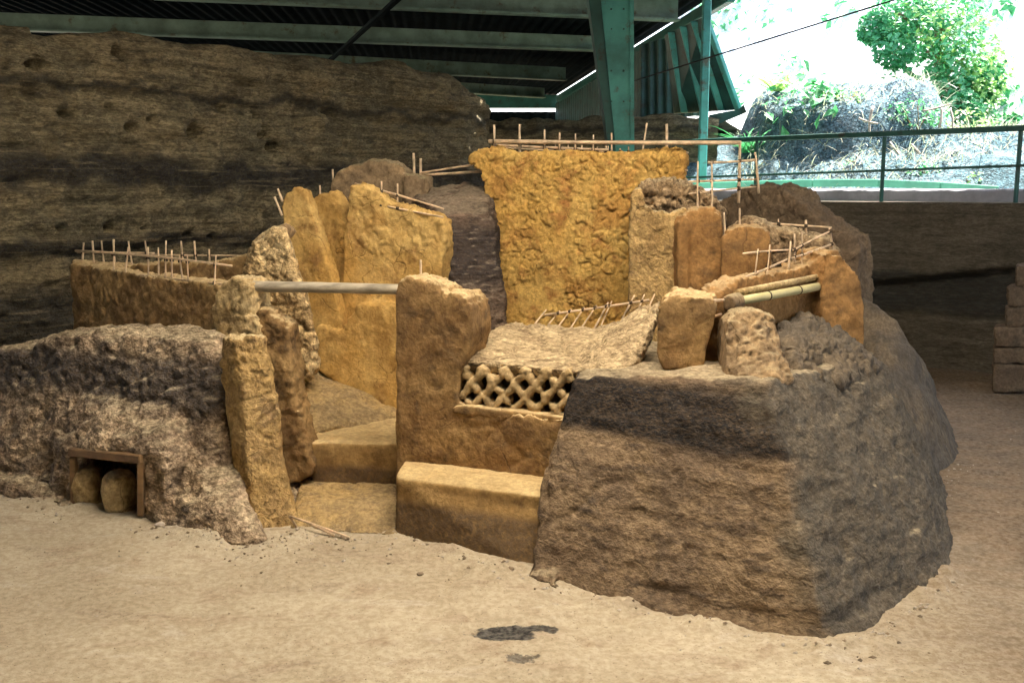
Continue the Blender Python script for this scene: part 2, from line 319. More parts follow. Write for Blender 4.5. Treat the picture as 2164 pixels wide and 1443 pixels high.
class Solid:
    """collects closed shapes; build() fuses them, rounds the arrises, roughens the surface"""
    def __init__(s): s.bm = bmesh.new(); s.cut = None
    def poly(s, pts, off):
        bm = bmesh.new(); off = Vector(off)
        f = [bm.verts.new(p) for p in pts]; b = [bm.verts.new(Vector(p)+off) for p in pts]
        bm.faces.new(f); bm.faces.new(b[::-1])
        for i in range(len(f)):
            j = (i+1) % len(f); bm.faces.new((f[j], f[i], b[i], b[j]))
        bmesh.ops.triangulate(bm, faces=bm.faces[:]); s._add(bm); return s
    def hull(s, pts):
        bm = bmesh.new()
        for p in pts: bm.verts.new(p)
        r = bmesh.ops.convex_hull(bm, input=bm.verts[:])
        g = list(set([e for e in r['geom_interior'] + r['geom_unused'] if isinstance(e, bmesh.types.BMVert)]))
        if g: bmesh.ops.delete(bm, geom=g, context='VERTS')
        s._add(bm); return s
    def slab(s, outline, A, B, thick, down=None, lean=0.0, along=False):
        """outline in photo pixels laid on the vertical plane through A, B and given real thickness"""
        A = Vector(A); B = Vector(B); A.z = B.z = 0
        d = (B-A).normalized(); n = Vector((-d.y, d.x, 0))
        if n.y < 0: n = -n
        pts = [onplane(x, y, A, B) for x, y in outline]
        if down is not None:
            for i, p in enumerate(pts):
                if p.z < down: pts[i] = Vector((p.x, p.y, down))
        if along:
            m = (A+B)/2; n = m.normalized()
        return s.poly(pts, n*thick)
    def tube(s, pts, rs, n=10):
        bm = bmesh.new(); rings = []
        for i, p in enumerate(pts):
            p = Vector(p); a = Vector(pts[max(i-1, 0)]); b = Vector(pts[min(i+1, len(pts)-1)])
            d = (b-a).normalized(); x = d.orthogonal().normalized(); y = d.cross(x)
            r = rs[i] if isinstance(rs, (list, tuple)) else rs
            rings.append([bm.verts.new(p + (x*math.cos(k*2*math.pi/n)+y*math.sin(k*2*math.pi/n))*r) for k in range(n)])
        for a, b in zip(rings, rings[1:]):
            for k in range(n): bm.faces.new((a[k], a[(k+1) % n], b[(k+1) % n], b[k]))
        bm.faces.new(rings[0][::-1]); bm.faces.new(rings[-1]); s._add(bm); return s
    def _add(s, bm):
        bmesh.ops.recalc_face_normals(bm, faces=bm.faces[:])
        me = bpy.data.meshes.new('t'); bm.to_mesh(me); bm.free(); s.bm.from_mesh(me); bpy.data.meshes.remove(me)
    def build(s, name, mat, voxel=.014, smooth=12, spec=(), parent=None, cutter=None, post=None):
        me = bpy.data.meshes.new(name); s.bm.to_mesh(me); s.bm.free()
        tmp = bpy.data.objects.new('tmp', me); COL.objects.link(tmp); co = None
        if cutter is not None:
            m1 = tmp.modifiers.new('pre', 'REMESH'); m1.mode = 'VOXEL'; m1.voxel_size = voxel
            cm = bpy.data.meshes.new('cut'); cutter.bm.to_mesh(cm); cutter.bm.free()
            co = bpy.data.objects.new('cut', cm); COL.objects.link(co)
            cr = co.modifiers.new('r', 'REMESH'); cr.mode = 'VOXEL'; cr.voxel_size = voxel
            dg = bpy.context.evaluated_depsgraph_get(); dg.update()
            cm2 = bpy.data.meshes.new_from_object(co.evaluated_get(dg)); co.modifiers.clear(); co.data = cm2
            mb = tmp.modifiers.new('b', 'BOOLEAN'); mb.operation = 'DIFFERENCE'; mb.object = co; mb.solver = 'EXACT'
        m = tmp.modifiers.new('r', 'REMESH'); m.mode = 'VOXEL'; m.voxel_size = voxel
        if smooth:
            smooth = max(2, int(smooth*.7))
            q = tmp.modifiers.new('s', 'SMOOTH'); q.factor = .6; q.iterations = smooth
        dg = bpy.context.evaluated_depsgraph_get(); dg.update()
        out = bpy.data.meshes.new_from_object(tmp.evaluated_get(dg))
        bpy.data.objects.remove(tmp); bpy.data.meshes.remove(me)
        if co: bpy.data.objects.remove(co)
        out.name = name; n = len(out.vertices)
        a = np.empty(n*3, dtype=np.float32); out.vertices.foreach_get('co', a); a = a.reshape(-1, 3).astype(np.float64)
        nm = np.empty(n*3, dtype=np.float32); out.vertices.foreach_get('normal', nm); nm = nm.reshape(-1, 3)
        if spec: a = a + nm*disp(a, spec)[:, None]
        if post: a = post(a, nm)
        if name in ('clay_wall', 'clay_post', 'clay_column', 'clay_pillar', 'low_clay_wall', 'leaning_slab', 'tall_clay_wall', 'rear_clay_wall', 'rear_right_wall', 'hollow_pillar'):
            zt_ = np.clip((nm[:, 2]-.12)/.4, 0, 1); mk = np.clip(zt_*1.0 + .30*np.clip(perlin(a*3.3)*2.2-.5, 0, 1), 0, 1)    # crumbled tops and chipped patches
            q_ = disp(a, [('w', .042, .011), ('n', .05, .012), ('p', .05, .014), ('w', .02, .004)]) - .006
            a = a + nm*(q_*mk)[:, None]
        out.vertices.foreach_set('co', a.astype(np.float32).ravel()); out.update()
        out.materials.clear(); out.materials.append(mat)
        out.polygons.foreach_set('use_smooth', [True]*len(out.polygons))
        o = link(name, out, parent)
        if parent is None: recenter(o)
        return o

def XY(px, Y): p = V(px, 720, Y); return Vector((p.x, p.y, 0))

def stick_mesh(p0, p1, r, bend=.012, seg=6, n=8, mat=None, jit=1.0):
    r = r*(1+jit*random.uniform(-.15, .2))
    p0 = Vector(p0); p1 = Vector(p1); d = p1-p0; L = d.length; d.normalize(); x = d.orthogonal().normalized(); y = d.cross(x)
    ph = random.uniform(0, 6.28); bv = (x*math.cos(ph)+y*math.sin(ph))*bend*L
    vs, fs = [], []
    for i in range(seg+1):
        t = i/seg; c = p0.lerp(p1, t) + bv*math.sin(t*math.pi)
        rr = r*(1-.12*t)*(1+jit*random.uniform(-.16, .20))
        for k in range(n): vs.append(c + (x*math.cos(k*2*math.pi/n)+y*math.sin(k*2*math.pi/n))*rr)
    for i in range(seg):
        for k in range(n): fs.append((i*n+k, i*n+(k+1) % n, (i+1)*n+(k+1) % n, (i+1)*n+k))
    fs.append(tuple(range(n))[::-1]); fs.append(tuple(seg*n+k for k in range(n)))
    return mesh_np(vs, fs, mat or M['stickwood'], 'stick')
def px_r(w, Y): return w/2/F*Y
def lattice(name, label, sticks, rails, ties=(), group=None, cat='stick lattice'):
    """sticks/rails: (x0, y0, x1, y1, Y0, Y1, width px)"""
    allp = [V(a[0], a[1], a[4]) for a in sticks+rails]+[V(a[2], a[3], a[5]) for a in sticks+rails]
    base = Vector((sum(p.x for p in allp)/len(allp), sum(p.y for p in allp)/len(allp), min(p.z for p in allp)))
    t = empty(name, base, label, cat, group)
    for nm, L in (('stick', sticks), ('rail', rails)):
        for a in L:
            w_ = a[6] if len(a) > 6 else 6.5
            p0, p1 = V(a[0], a[1], a[4]), V(a[2], a[3], a[5])
            if nm == 'stick':                      # root it in the clay below
                lo, hi = (p0, p1) if p0.z < p1.z else (p1, p0); lo = lo + (lo-hi).normalized()*.03; p0, p1 = lo, hi
            link(nm, stick_mesh(p0, p1, px_r(w_, (a[4]+a[5])/2)*(.8 if nm == 'stick' else 1.0)*.92, .008), t)
    for sx in sticks:                              # cord at crossings
        for rx in rails:
            d1 = (sx[2]-sx[0], sx[3]-sx[1]); d2 = (rx[2]-rx[0], rx[3]-rx[1]); den = d1[0]*d2[1]-d1[1]*d2[0]
            if abs(den) < 1e-6: continue
            q = ((rx[0]-sx[0])*d2[1]-(rx[1]-sx[1])*d2[0])/den; u = ((rx[0]-sx[0])*d1[1]-(rx[1]-sx[1])*d1[0])/den
            if 0 <= q <= 1 and 0 <= u <= 1 and abs((sx[4]+(sx[5]-sx[4])*q)-(rx[4]+(rx[5]-rx[4])*u)) < .12:
                Y = rx[4]+(rx[5]-rx[4])*u; x, y = rx[0]+d2[0]*u, rx[1]+d2[1]*u
                r = px_r(7.5, Y)
                dn = math.hypot(*d2); ex, ey = d2[0]/dn*3.2, d2[1]/dn*3.2
                link('tie', stick_mesh(V(x-ex, y-ey, Y-.002), V(x+ex, y+ey, Y-.002), r*1.05, 0, 2, 8, M['tie']), t)
    return t

# ------------------------------------------------------------------ grids (ground, earth faces, terrain)
def grid_mesh(name, P, mat):
    """P: (nu, nv, 3) array of points"""
    nu, nv = P.shape[:2]; idx = np.arange(nu*nv).reshape(nu, nv)
    q = np.stack([idx[:-1, :-1], idx[1:, :-1], idx[1:, 1:], idx[:-1, 1:]], -1).reshape(-1, 4)
    me = bpy.data.meshes.new(name); me.vertices.add(nu*nv); me.vertices.foreach_set('co', P.astype(np.float32).ravel())
    me.loops.add(len(q)*4); me.loops.foreach_set('vertex_index', q.astype(np.int32).ravel())
    me.polygons.add(len(q)); me.polygons.foreach_set('loop_start', np.arange(0, len(q)*4, 4, dtype=np.int32))
    me.polygons.foreach_set('loop_total', np.full(len(q), 4, dtype=np.int32))
    me.update(); me.validate(); me.materials.append(mat); me.polygons.foreach_set('use_smooth', [True]*len(me.polygons))
    return me
def axis(lo, a, b, hi, fine, n):
    l = a - (np.linspace(0, 1, n)**2.2)[::-1]*(a-lo); r = b + (np.linspace(0, 1, n)**2.2)*(hi-b)
    return np.concatenate([l[:-1], np.arange(a, b, fine), r])

# ground -------------------------------------------------------------
xs = axis(-60, -4.2, 4.8, 60, .022, 40); ys = axis(-30, 2.3, 9.4, 70, .022, 40)
Xg, Yg = np.meshgrid(xs, ys, indexing='ij'); pg = np.stack([Xg.ravel(), Yg.ravel(), np.zeros(Xg.size)], 1)
near = np.clip(1-np.maximum(0, np.abs(pg[:, 0])-5)/3, 0, 1)*np.clip(1-np.maximum(0, pg[:, 1]-10)/3, 0, 1)
hz = near*(disp(pg, [('n', 1.3, .03), ('n', .35, .014), ('n', .09, .006), ('p', .16, .014), ('c', .9, .014), ('n', .035, .003)]))
# crusted lip round the fire mark
c0 = G(1050, 1345); dd = np.hypot(pg[:, 0]-c0.x, pg[:, 1]-c0.y)
hz += .022*np.exp(-(dd/.28)**2) - .018*np.exp(-(dd/.08)**2)
pg[:, 2] = hz
segs = [((-60, 1040), (160, 1070)), ((290, 1100), (500, 1150)), ((500, 1150), (620, 1125)), ((835, 1130), (1120, 1215)), ((1120, 1215), (1740, 1378)), ((1740, 1378), (1862, 1350)), ((1862, 1350), (2026, 1215))]
dm = np.full(len(pg), 9.0); msk = (np.abs(pg[:, 0]) < 4) & (pg[:, 1] < 7) & (pg[:, 1] > 2.5); qq = pg[msk, :2]; dq = np.full(len(qq), 9.0)
for a, b in segs:
    a, b = np.array(G(*a))[:2], np.array(G(*b))[:2]; ab = b-a; tq = np.clip(((qq-a)@ab)/(ab@ab), 0, 1); dq = np.minimum(dq, np.linalg.norm(qq-a-tq[:, None]*ab, axis=1))
dm[msk] = dq
skirt = np.exp(-(dm/.10)**2)*np.clip(.4+1.6*perlin(pg*np.array([5, 5, 1])+3), 0, 1.4)
pg[:, 2] += skirt*(.014 + disp(pg, [('w', .045, .020), ('n', .03, .008)]))*(dm < .6)
gm = grid_mesh('ground', pg.reshape(Xg.shape+(3,)), M['ground'])
gflip = link('ground', gm); gflip['kind'] = 'structure'
bmx = bmesh.new(); bmx.from_mesh(gm); bmesh.ops.recalc_face_normals(bmx, faces=bmx.faces[:]); bmx.normal_update()
if sum(f.normal.z for f in list(bmx.faces)[:200]) < 0: bmesh.ops.reverse_faces(bmx, faces=bmx.faces[:])
bmx.to_mesh(gm); bmx.free()

# excavated earth faces ---------------------------------------------
def earth_face(name, A, B, ztop, mat, spec, holes=(), step=.028, ledge=None, label='', topdepth=2.5, topwob=.06, seed=3, topfun=None, zlo=-.1, rise=1.0, rnd=.10):
    A = Vector(A); B = Vector(B); L = (B-A).length; d = (B-A)/L; n = Vector((d.y, -d.x, 0))
    if n.y > 0: n = -n                                  # n points to the camera side
    us = np.arange(0, L+step, step); vs = np.linspace(0, 1, int(max(ztop, 1.5)/step))
    rows = []
    U, W = np.meshgrid(us, vs, indexing='ij')
    top = ztop + (topfun(U) if topfun else 0) + topwob*perlin(np.stack([U.ravel()*1.1, np.full(U.size, seed*1.7), np.zeros(U.size)], 1)).reshape(U.shape) + .4*topwob*perlin(np.stack([U.ravel()*5, np.full(U.size, seed*3.1), np.zeros(U.size)], 1)).reshape(U.shape)
    Z = zlo + W*(top-zlo)
    p = np.stack([A.x + d.x*U.ravel(), A.y + d.y*U.ravel(), Z.ravel()], 1)
    q = disp(p, spec)
    if ledge is not None: q = q + ledge(U.ravel(), Z.ravel(), p)
    for hu, hz_, ru, rz, dep in holes:
        e = ((U.ravel()-hu)/ru)**2 + ((Z.ravel()-hz_)/rz)**2 + .6*perlin(p*9)
        q -= dep*np.clip(1.6-e*1.3, 0, 1)
    tz = W.ravel(); q = q - rnd*np.clip((tz-.93)/.07, 0, 1)**2
    p[:, 0] += n.x*q; p[:, 1] += n.y*q
    P = p.reshape(U.shape+(3,))
    T = []                                               # top of the bank running back
    for k, dpt in enumerate([.03, .1, .25, .6, 1.3, topdepth]):
        r = P[:, -1, :].copy(); r[:, 0] -= n.x*dpt; r[:, 1] -= n.y*dpt
        r[:, 2] += rise*.03 + rise*.05*perlin(np.stack([us*1.5, np.full(len(us), dpt*3.0), np.zeros(len(us))], 1)); T.append(r[:, None, :])
    P = np.concatenate([P]+T, 1)
    o = link(name, grid_mesh(name, P, mat)); return o

# left rear face: runs from front-left to far right
A1, B1 = XY(-420, 6.2), XY(1045, 12.3)
d1 = (B1-A1); L1 = d1.length
def up(px, py):                                          # pixel -> (u, z) on that face
    p = onplane(px, py, A1, B1); return ((Vector((p.x, p.y, 0))-A1).length, p.z)
hl = []
for px, py, rx, rz_, dep in [(402, 278, 22, 14, .35), (272, 272, 16, 10, .3), (140, 242, 18, 7, .25), (312, 252, 8, 6, .2), (60, 137, 24, 8, .3), (240, 112, 12, 18, .25), (562, 285, 10, 6, .2), (580, 310, 12, 10, .25),
                             (538, 246, 6, 5, .15), (470, 232, 12, 7, .1), (225, 228, 10, 6, .12), (130, 480, 14, 5, .15), (236, 485, 15, 7, .2), (398, 494, 12, 3, .15), (444, 499, 10, 5, .2), (305, 482, 7, 4, .12), (510, 180, 22, 5, .15), (640, 190, 14, 5, .1), (700, 238, 12, 8, .12), (830, 220, 30, 5, .12), (905, 232, 40, 6, .15), (655, 300, 26, 8, .12)]:
    u0, z0 = up(px, py); u1, _ = up(px+rx, py); _, z1 = up(px, py-rz_); hl.append((u0, z0, abs(u1-u0), abs(z1-z0), dep))
prof = [up(x, y) for x, y in [(0, 58), (60, 64), (62, 78), (100, 82), (140, 76), (250, 78), (400, 97), (600, 122), (740, 138), (850, 140), (880, 152), (960, 168), (985, 192), (1000, 200), (1028, 215), (1032, 245), (1040, 300)]]
pu = np.array([a for a, b in prof]); pz = np.array([b for a, b in prof])
def tf1(U): return np.interp(U, pu, pz) - 2.9
def led1(U, Z, p):
    w1 = perlin(np.stack([U*.45, U*0+2, Z*0], 1)); q = 0
    for zc, dp, th in ((2.42, .10, .05), (2.05, .05, .04), (1.58, .05, .05), (1.18, .07, .05), (.85, .05, .05), (2.62, .05, .03)):
        e = (Z - zc - .22*w1 - .05*perlin(np.stack([U*2.2, U*0+zc, Z*0], 1)) + (U-4)*0.012)
        q = q - dp*np.exp(-(e/th)**2)*(.5+.5*np.clip(perlin(np.stack([U*.8, U*0+zc*3, Z*0], 1))*2+.5, 0, 1)) + dp*.4*np.clip(e*4, -.5, .5)
    return q
o = earth_face('earth_wall', A1, B1, 2.9, M['backwall'], [('n', 1.2, .12, 1.6), ('n', .35, .07, 2.2), ('r', .22, .035, 3), ('n', .08, .018, 1.5), ('w', .35, .02, 2.2), ('c', .9, .06, 2.0), ('r', .6, .05, 5)], hl, ledge=led1, topfun=tf1, topwob=.025, step=.03)
tag(o, 'tall dark layered volcanic earth face with holes running behind the ruin on the left', 'earth wall')

# right rear face with plastered top band
RL = lambda t: Vector((4.95, 8.75, 0)) + (Vector((1.55, 11.35, 0))-Vector((4.95, 8.75, 0)))*t
A2, B2 = RL(-.9), RL(1.25)
def led2(U, Z, p):
    e = Z - (1.07 - .15*(U-3.85) + .06*perlin(np.stack([U*1.5, U*0+5, U*0], 1)) + .02*perlin(np.stack([U*7, U*0+5, U*0], 1)))
    q = .16*np.clip(e/.05, -1, 0)
    e3 = Z - (.60 + .06*perlin(np.stack([U*1.2, U*0+8, U*0], 1))); q = q + .10*np.clip(1-e3/.04, 0, 1)
    for zc in (.5, .33, .2): q = q - .025*np.exp(-((Z-zc-.03*perlin(np.stack([U*2, U*0+zc, U*0], 1)))/.018)**2)
    return q
o = earth_face('earth_wall', A2, B2, 1.575, M['sidewall'], [('n', .9, .03, 1.5), ('n', .2, .02, 1.6), ('n', .07, .008)], [], ledge=led2, topwob=.0, topdepth=.45, step=.03, rise=0.0, rnd=.0)
tag(o, 'dark earth face with smooth plastered top band under the green railing', 'earth wall')

# far earth bank behind the steel column
A3, B3 = XY(900, 14.5), XY(1500, 13.2)
o = earth_face('earth_bank', A3, B3, 2.62, M['backwall'], [('n', .8, .2), ('n', .25, .08), ('n', .08, .02)], step=.05, topdepth=9, topwob=.12)
tag(o, 'dark far earth bank behind the tapered steel column', 'bank')
for a_, b_, lb in (((-9, -6, 0), (11, -6, 0), 'added unseen earth face blocking sky light behind the viewer'),):  # unseen face added to keep low sky light off the ruin
    q = disp(np.zeros((1, 3)), [])
    S_ = Solid(); S_.hull([Vector((x, y, z)) for x in (-10, 11) for y in (-6.6, -6) for z in (-.1, 2.7)]); o = S_.build('earth_wall', M['backwall'], .12, 1, [('n', 1.0, .2), ('n', .3, .06)]); tag(o, lb, 'earth wall')
S_ = Solid(); S_.hull([Vector((x, y, z)) for x in (-8.6, -8) for y in (-6, 5.2) for z in (-.1, 2.9)]); o = S_.build('earth_wall', M['backwall'], .12, 1, [('n', 1.0, .2), ('n', .3, .06)]); tag(o, 'added unseen earth face blocking sky light far to the left', 'earth wall')  # unseen left face, likewise added to cut sky light
print('walls ok')

# ------------------------------------------------------------------ outer terrain
kA, kB = Vector((5.15, 9.5, 0)), Vector((1.75, 12.1, 0))
kd = (kB-kA).normalized(); kn = Vector((-kd.y, kd.x, 0)); kn = kn if kn.y > 0 else -kn
ua = np.concatenate([np.linspace(-40, -6, 30), np.arange(-6, 8, .07)]); sa = np.concatenate([np.arange(.12, 7, .06), np.linspace(7, 60, 60)])
Ug, Sg = np.meshgrid(ua, sa, indexing='ij')
bx = kA.x + kd.x*Ug + kn.x*Sg; by = kA.y + kd.y*Ug + kn.y*Sg
def sstep(a, b, x): t = np.clip((x-a)/(b-a), 0, 1); return t*t*(3-2*t)
dome = V(1830, 240, 12.5)
dl = np.hypot((bx-dome.x)/1.3, (by-dome.y-.9)/1.3)
z = 1.62 + .40*sstep(.4, 1.3, Sg) + .35*sstep(1.3, 2.6, Sg)
z = z + .62*(1-sstep(.80, 1.12, dl)) + 7.5*sstep(4.2, 11.0, Sg)
z = z - .0*Ug
pb = np.stack([bx.ravel(), by.ravel(), z.ravel()], 1)
amp = (sstep(.3, 1.2, Sg)*(1-.75*sstep(4, 7, Sg))).ravel()
dn_ = disp(pb, [('n', .9, .16), ('n', .3, .10), ('r', .2, .05), ('n', .1, .03)])*amp
pb[:, 2] += dn_
ob = link('terrain', grid_mesh('terrain', pb.reshape(bx.shape+(3,)), M['bank'])); ob['kind'] = 'structure'
tme = ob.data; tme.materials.append(M['cliff'])
cz = np.empty(len(tme.polygons)*3); tme.polygons.foreach_get('center', cz); cz = cz.reshape(-1, 3)
far = ((cz[:, 0]-kA.x)*kn.x + (cz[:, 1]-kA.y)*kn.y) > 5.0
tme.polygons.foreach_set('material_index', far.astype(np.int32))
def bankz(x, y):
    i = np.argmin((pb[:, 0]-x)**2 + (pb[:, 1]-y)**2); return pb[i, 2]

# kerb, channel, railing ---------------------------------------------
def box_between(p0, p1, h, wd, mat, name, parent=None):
    p0 = Vector(p0); p1 = Vector(p1); d = (p1-p0).normalized(); up_ = Vector((0, 0, 1)); sd = d.cross(up_).normalized()
    if abs(d.z) > .9: sd = Vector((1, 0, 0))
    uu = sd.cross(d).normalized()
    bm = bmesh.new(); v = []
    for p in (p0, p1):
        for a, b in ((-1, -1), (1, -1), (1, 1), (-1, 1)): v.append(bm.verts.new(p + sd*a*wd/2 + uu*b*h/2))
    for f in ((0, 3, 2, 1), (4, 5, 6, 7), (0, 1, 5, 4), (1, 2, 6, 5), (2, 3, 7, 6), (3, 0, 4, 7)): bm.faces.new([v[i] for i in f])
    bmesh.ops.recalc_face_normals(bm, faces=bm.faces[:])
    bmesh.ops.bevel(bm, geom=bm.edges[:], offset=min(h, wd)*.12, segments=1, affect='EDGES')
    me = bpy.data.meshes.new(name); bm.to_mesh(me); bm.free(); me.materials.append(mat)
    return link(name, me, parent)
S_ = Solid(); k0, k1 = kA - kd*7, kA + kd*5.2
S_.hull([(p + kn*s + Vector((0, 0, zz))) for p in (k0, k1) for s, zz in ((-.05, 1.4), (-.05, 1.70), (.25, 1.70), (.25, 1.4))])
o = S_.build('concrete_kerb', M['kerb'], .05, 1, [('n', .5, .008), ('n', .1, .006)]); tag(o, 'pale lavender concrete kerb behind the foot of the railing', 'kerb')
S_ = Solid(); k0, k1 = RL(-.9), RL(1.25)
S_.hull([(p + kn*s + Vector((0, 0, zz))) for p in (k0, k1) for s, zz in ((.35, 1.3), (.35, 1.57), (.95, 1.57), (.95, 1.3))])
o = S_.build('walkway', M['sidewall'], .06, 1, []); o['kind'] = 'structure'
ch = empty('green_channel', V(1700, 392, 12.2), 'long green metal channel lying on the bank behind the kerb', 'channel')
cpts = [(1380, 397), (1560, 391), (1720, 387), (1860, 387), (1990, 393), (2110, 402)]
for a, b in zip(cpts, cpts[1:]):
    p, q = onplane(a[0], a[1], kA+kn*.38, kB+kn*.38), onplane(b[0]-1, b[1], kA+kn*.38, kB+kn*.38); box_between(p, q, .085, .08, M['gutter'], 'channel_length', ch)
rl = empty('green_railing', RL(0)+Vector((0, 0, 1.57)), 'dark green metal railing along the top of the right earth face', 'railing')
def RP(px, py):                                           # on railing plane
    return onplane(px, py, RL(0)+kn*.18, RL(1)+kn*.18)
for y0, y1, h in ((300.5, 271, .052), (376, 350, .024)):
    p0, p1 = RP(1440, y0), RP(2164, y1); d = (p1-p0)
    nm = 'handrail' if h > .03 else 'mid_rail'
    box_between(p0, p0+d*1.6, h, .05, M['steel_dark'], nm, rl)
for px in (1595, 1862, 2146, 2480):
    t_, b_ = RP(px, 290 if px < 2000 else 275), RP(px, 427)
    q = Vector((b_.x, b_.y, 1.56)); box_between(q, Vector((b_.x, b_.y, t_.z+.0)), .032, .032, M['steel_dark'], 'post', rl)
print('rail ok')

# ------------------------------------------------------------------ steel shelter
sh = empty('steel_column', XY(1322, 11.0), 'tapered teal steel column rising from behind the tallest ochre wall', 'column')
def prism_px(pts, Y, thick, mat, name, parent):
    bm = bmesh.new(); f = [bm.verts.new(V(x, y, Y)) for x, y in pts]; b = [bm.verts.new(V(x, y, Y)+Vector((0, thick, 0))) for x, y in pts]
    bm.faces.new(f); bm.faces.new(b[::-1])
    for i in range(len(f)): bm.faces.new((f[(i+1) % len(f)], f[i], b[i], b[(i+1) % len(f)]))
    bmesh.ops.recalc_face_normals(bm, faces=bm.faces[:])
    me = bpy.data.meshes.new(name); bm.to_mesh(me); bm.free(); me.materials.append(mat); return link(name, me, parent)
prism_px([(1262, -160), (1336, -160), (1338, 420), (1312, 420), (1270, 0)], 11.0, .02, M['steel'], 'flange', sh)
prism_px([(1236, -160), (1262, -160), (1270, 0), (1312, 420), (1300, 420), (1244, 0)], 11.03, .26, M['steel_dark'], 'web', sh)
for yy in (20, 62, 150, 215):
    for xx in (1292, 1318):
        c = V(xx, yy, 10.99); link('bolt', stick_mesh(c, c+Vector((0, -.012, 0)), .011, 0, 1, 6, M['steel_dark']), sh)
prism_px([(1330, -160), (1339, -160), (1341, 420), (1333, 420)], 10.985, .012, M['steel'], 'edge_strip', sh)
pp = empty('steel_post', XY(1481, 12.4), 'slim green steel post at the open end of the shed', 'post')
p0 = V(1482, 420, 12.4); p1 = V(1482, -150, 12.4); p1.x = p0.x
box_between(p0-Vector((0, 0, .3)), p1, .10, .10, M['steel'], 'shaft', pp)

# rear roof: sheet, beams, side cladding. Roof plane z rises gently towards the camera
rf = empty('shed_roof', V(1100, 60, 15), 'dark corrugated shed roof on grey green steel beams above the ruin', 'roof')
def zr(y): return 4.25
def corr_sheet(name, P00, P10, P01, P11, n, amp, mat, parent, flat=False):
    """corrugated sheet; waves run along P00->P10"""
    P00, P10, P01, P11 = map(Vector, (P00, P10, P01, P11)); nrm = (P10-P00).cross(P01-P00).normalized()
    vs, fs = [], []; m = n*6
    for i in range(m+1):
        t = i/m; off = nrm*amp*math.sin(t*n*2*math.pi)
        vs += [P00.lerp(P10, t)+off, P01.lerp(P11, t)+off]
    for i in range(m): fs.append((2*i, 2*i+2, 2*i+3, 2*i+1))
    return link(name, mesh_np(vs, fs, mat, name), parent)
E0 = Vector((2.75, 13.0, 4.1)); E1 = Vector((1.25, 27.5, 4.1))           # eave on the right
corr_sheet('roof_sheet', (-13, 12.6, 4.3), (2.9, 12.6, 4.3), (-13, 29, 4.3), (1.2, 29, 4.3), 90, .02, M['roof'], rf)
def beam(x0, x1, y, z, h, dy=0.0):
    a, b = Vector((x0, y, z)), Vector((x1, y+dy, z))
    box_between(a, b, h, .03, M['beam'], 'beam', rf)
    box_between(a+Vector((0, -.05, -h/2-.015)), b+Vector((0, -.05, -h/2-.015)), .03, .16, M['beam'], 'flange', rf)
def beam_px(xa, ya, xb, yb, z, h):
    a, b = ray(xa, ya), ray(xb, yb); ta, tb = (z-EYE)/a.z, (z-EYE)/b.z
    A, B = Vector((a.x*ta, a.y*ta, z)), Vector((b.x*tb, b.y*tb, z)); d = B-A
    A, B = A - d*.35, B
    box_between(A, B, h, .03, M['beam'], 'beam', rf)
    o_ = Vector((0, -.06, -h/2-.015)); box_between(A+o_, B+o_, .03, .16, M['beam'], 'flange', rf)
beam_px(640, -14, 1432, 22, 4.1, .26)
beam_px(0, 44, 1270, 92, 4.02, .22)
beam_px(640, 128, 1195, 156, 4.02, .24)
beam_px(860, 178, 1150, 196, 4.02, .22)
# diagonal tie and edge beam
def at_z(px, py, z): r = ray(px, py); t = (z-EYE)/r.z; return Vector((r.x*t, r.y*t, z))
box_between(at_z(690, 135, 3.85), at_z(850, -10, 3.85), .05, .07, M['roof'], 'brace', rf)
box_between(E0, E1, .16, .12, M['steel_dark'], 'edge_beam', rf)
cl = empty('shed_side_cladding', (2.0, 18, 2), 'dark green corrugated side cladding behind the steel column', 'cladding')
c0 = Vector((1.25, 28.4, 4.0)); c1 = Vector((2.3, 16.6, 4.0))
corr_sheet('corrugated_sheet', (c0.x, c0.y, 1.5), (c1.x, c1.y, 1.5), (c0.x, c0.y, 4.06), (c1.x, c1.y, 4.06), 34, .05, M['corr'], cl)
corr_sheet('corrugated_sheet', V(1352, 255, 15.2), V(1480, 245, 14.8), V(1352, 95, 15.2), V(1480, 60, 14.8), 7, .03, M['corr'], cl)
fc = empty('shed_end_cladding', (-5, 28.6, 0), 'dark cladding closing the far end of the shed', 'cladding')
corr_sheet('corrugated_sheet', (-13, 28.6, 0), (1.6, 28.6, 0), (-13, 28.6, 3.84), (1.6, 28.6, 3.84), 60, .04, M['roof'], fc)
box_between((-13, 28.4, 4.1), (1.6, 28.4, 4.1), .36, .1, M['steel_dark'], 'end_beam', fc)
# leaning end panels
lp = empty('leaning_end_panel', V(1500, 240, 13.6), 'leaning dark teal end panel with ribs beside the slim post', 'panel')
P00, P10, P01, P11 = V(1425, 240, 14.1), V(1562, 232, 13.5), V(1405, 75, 13.9), V(1490, 35, 13.2)
me = mesh_np([P00, P10, P11, P01, P00+Vector((0, .04, 0)), P10+Vector((0, .04, 0)), P11+Vector((0, .04, 0)), P01+Vector((0, .04, 0))], [(0, 1, 2, 3), (7, 6, 5, 4), (0, 4, 5, 1), (1, 5, 6, 2), (2, 6, 7, 3), (3, 7, 4, 0)], M['corr'], 'sheet', False)
link('sheet', me, lp)
for t in (.15, .45, .72, .98):
    a = P01.lerp(P11, t); b = P00.lerp(P10, t); box_between(a+Vector((0, -.04, 0)), b+Vector((0, -.04, 0)), .06, .09, M['steel'], 'rib', lp)
prism_px([(1500, 243), (1560, 232), (1572, 222), (1578, 238), (1520, 262), (1500, 262)], 13.4, .06, M['corr'], 'foot_flap', lp)
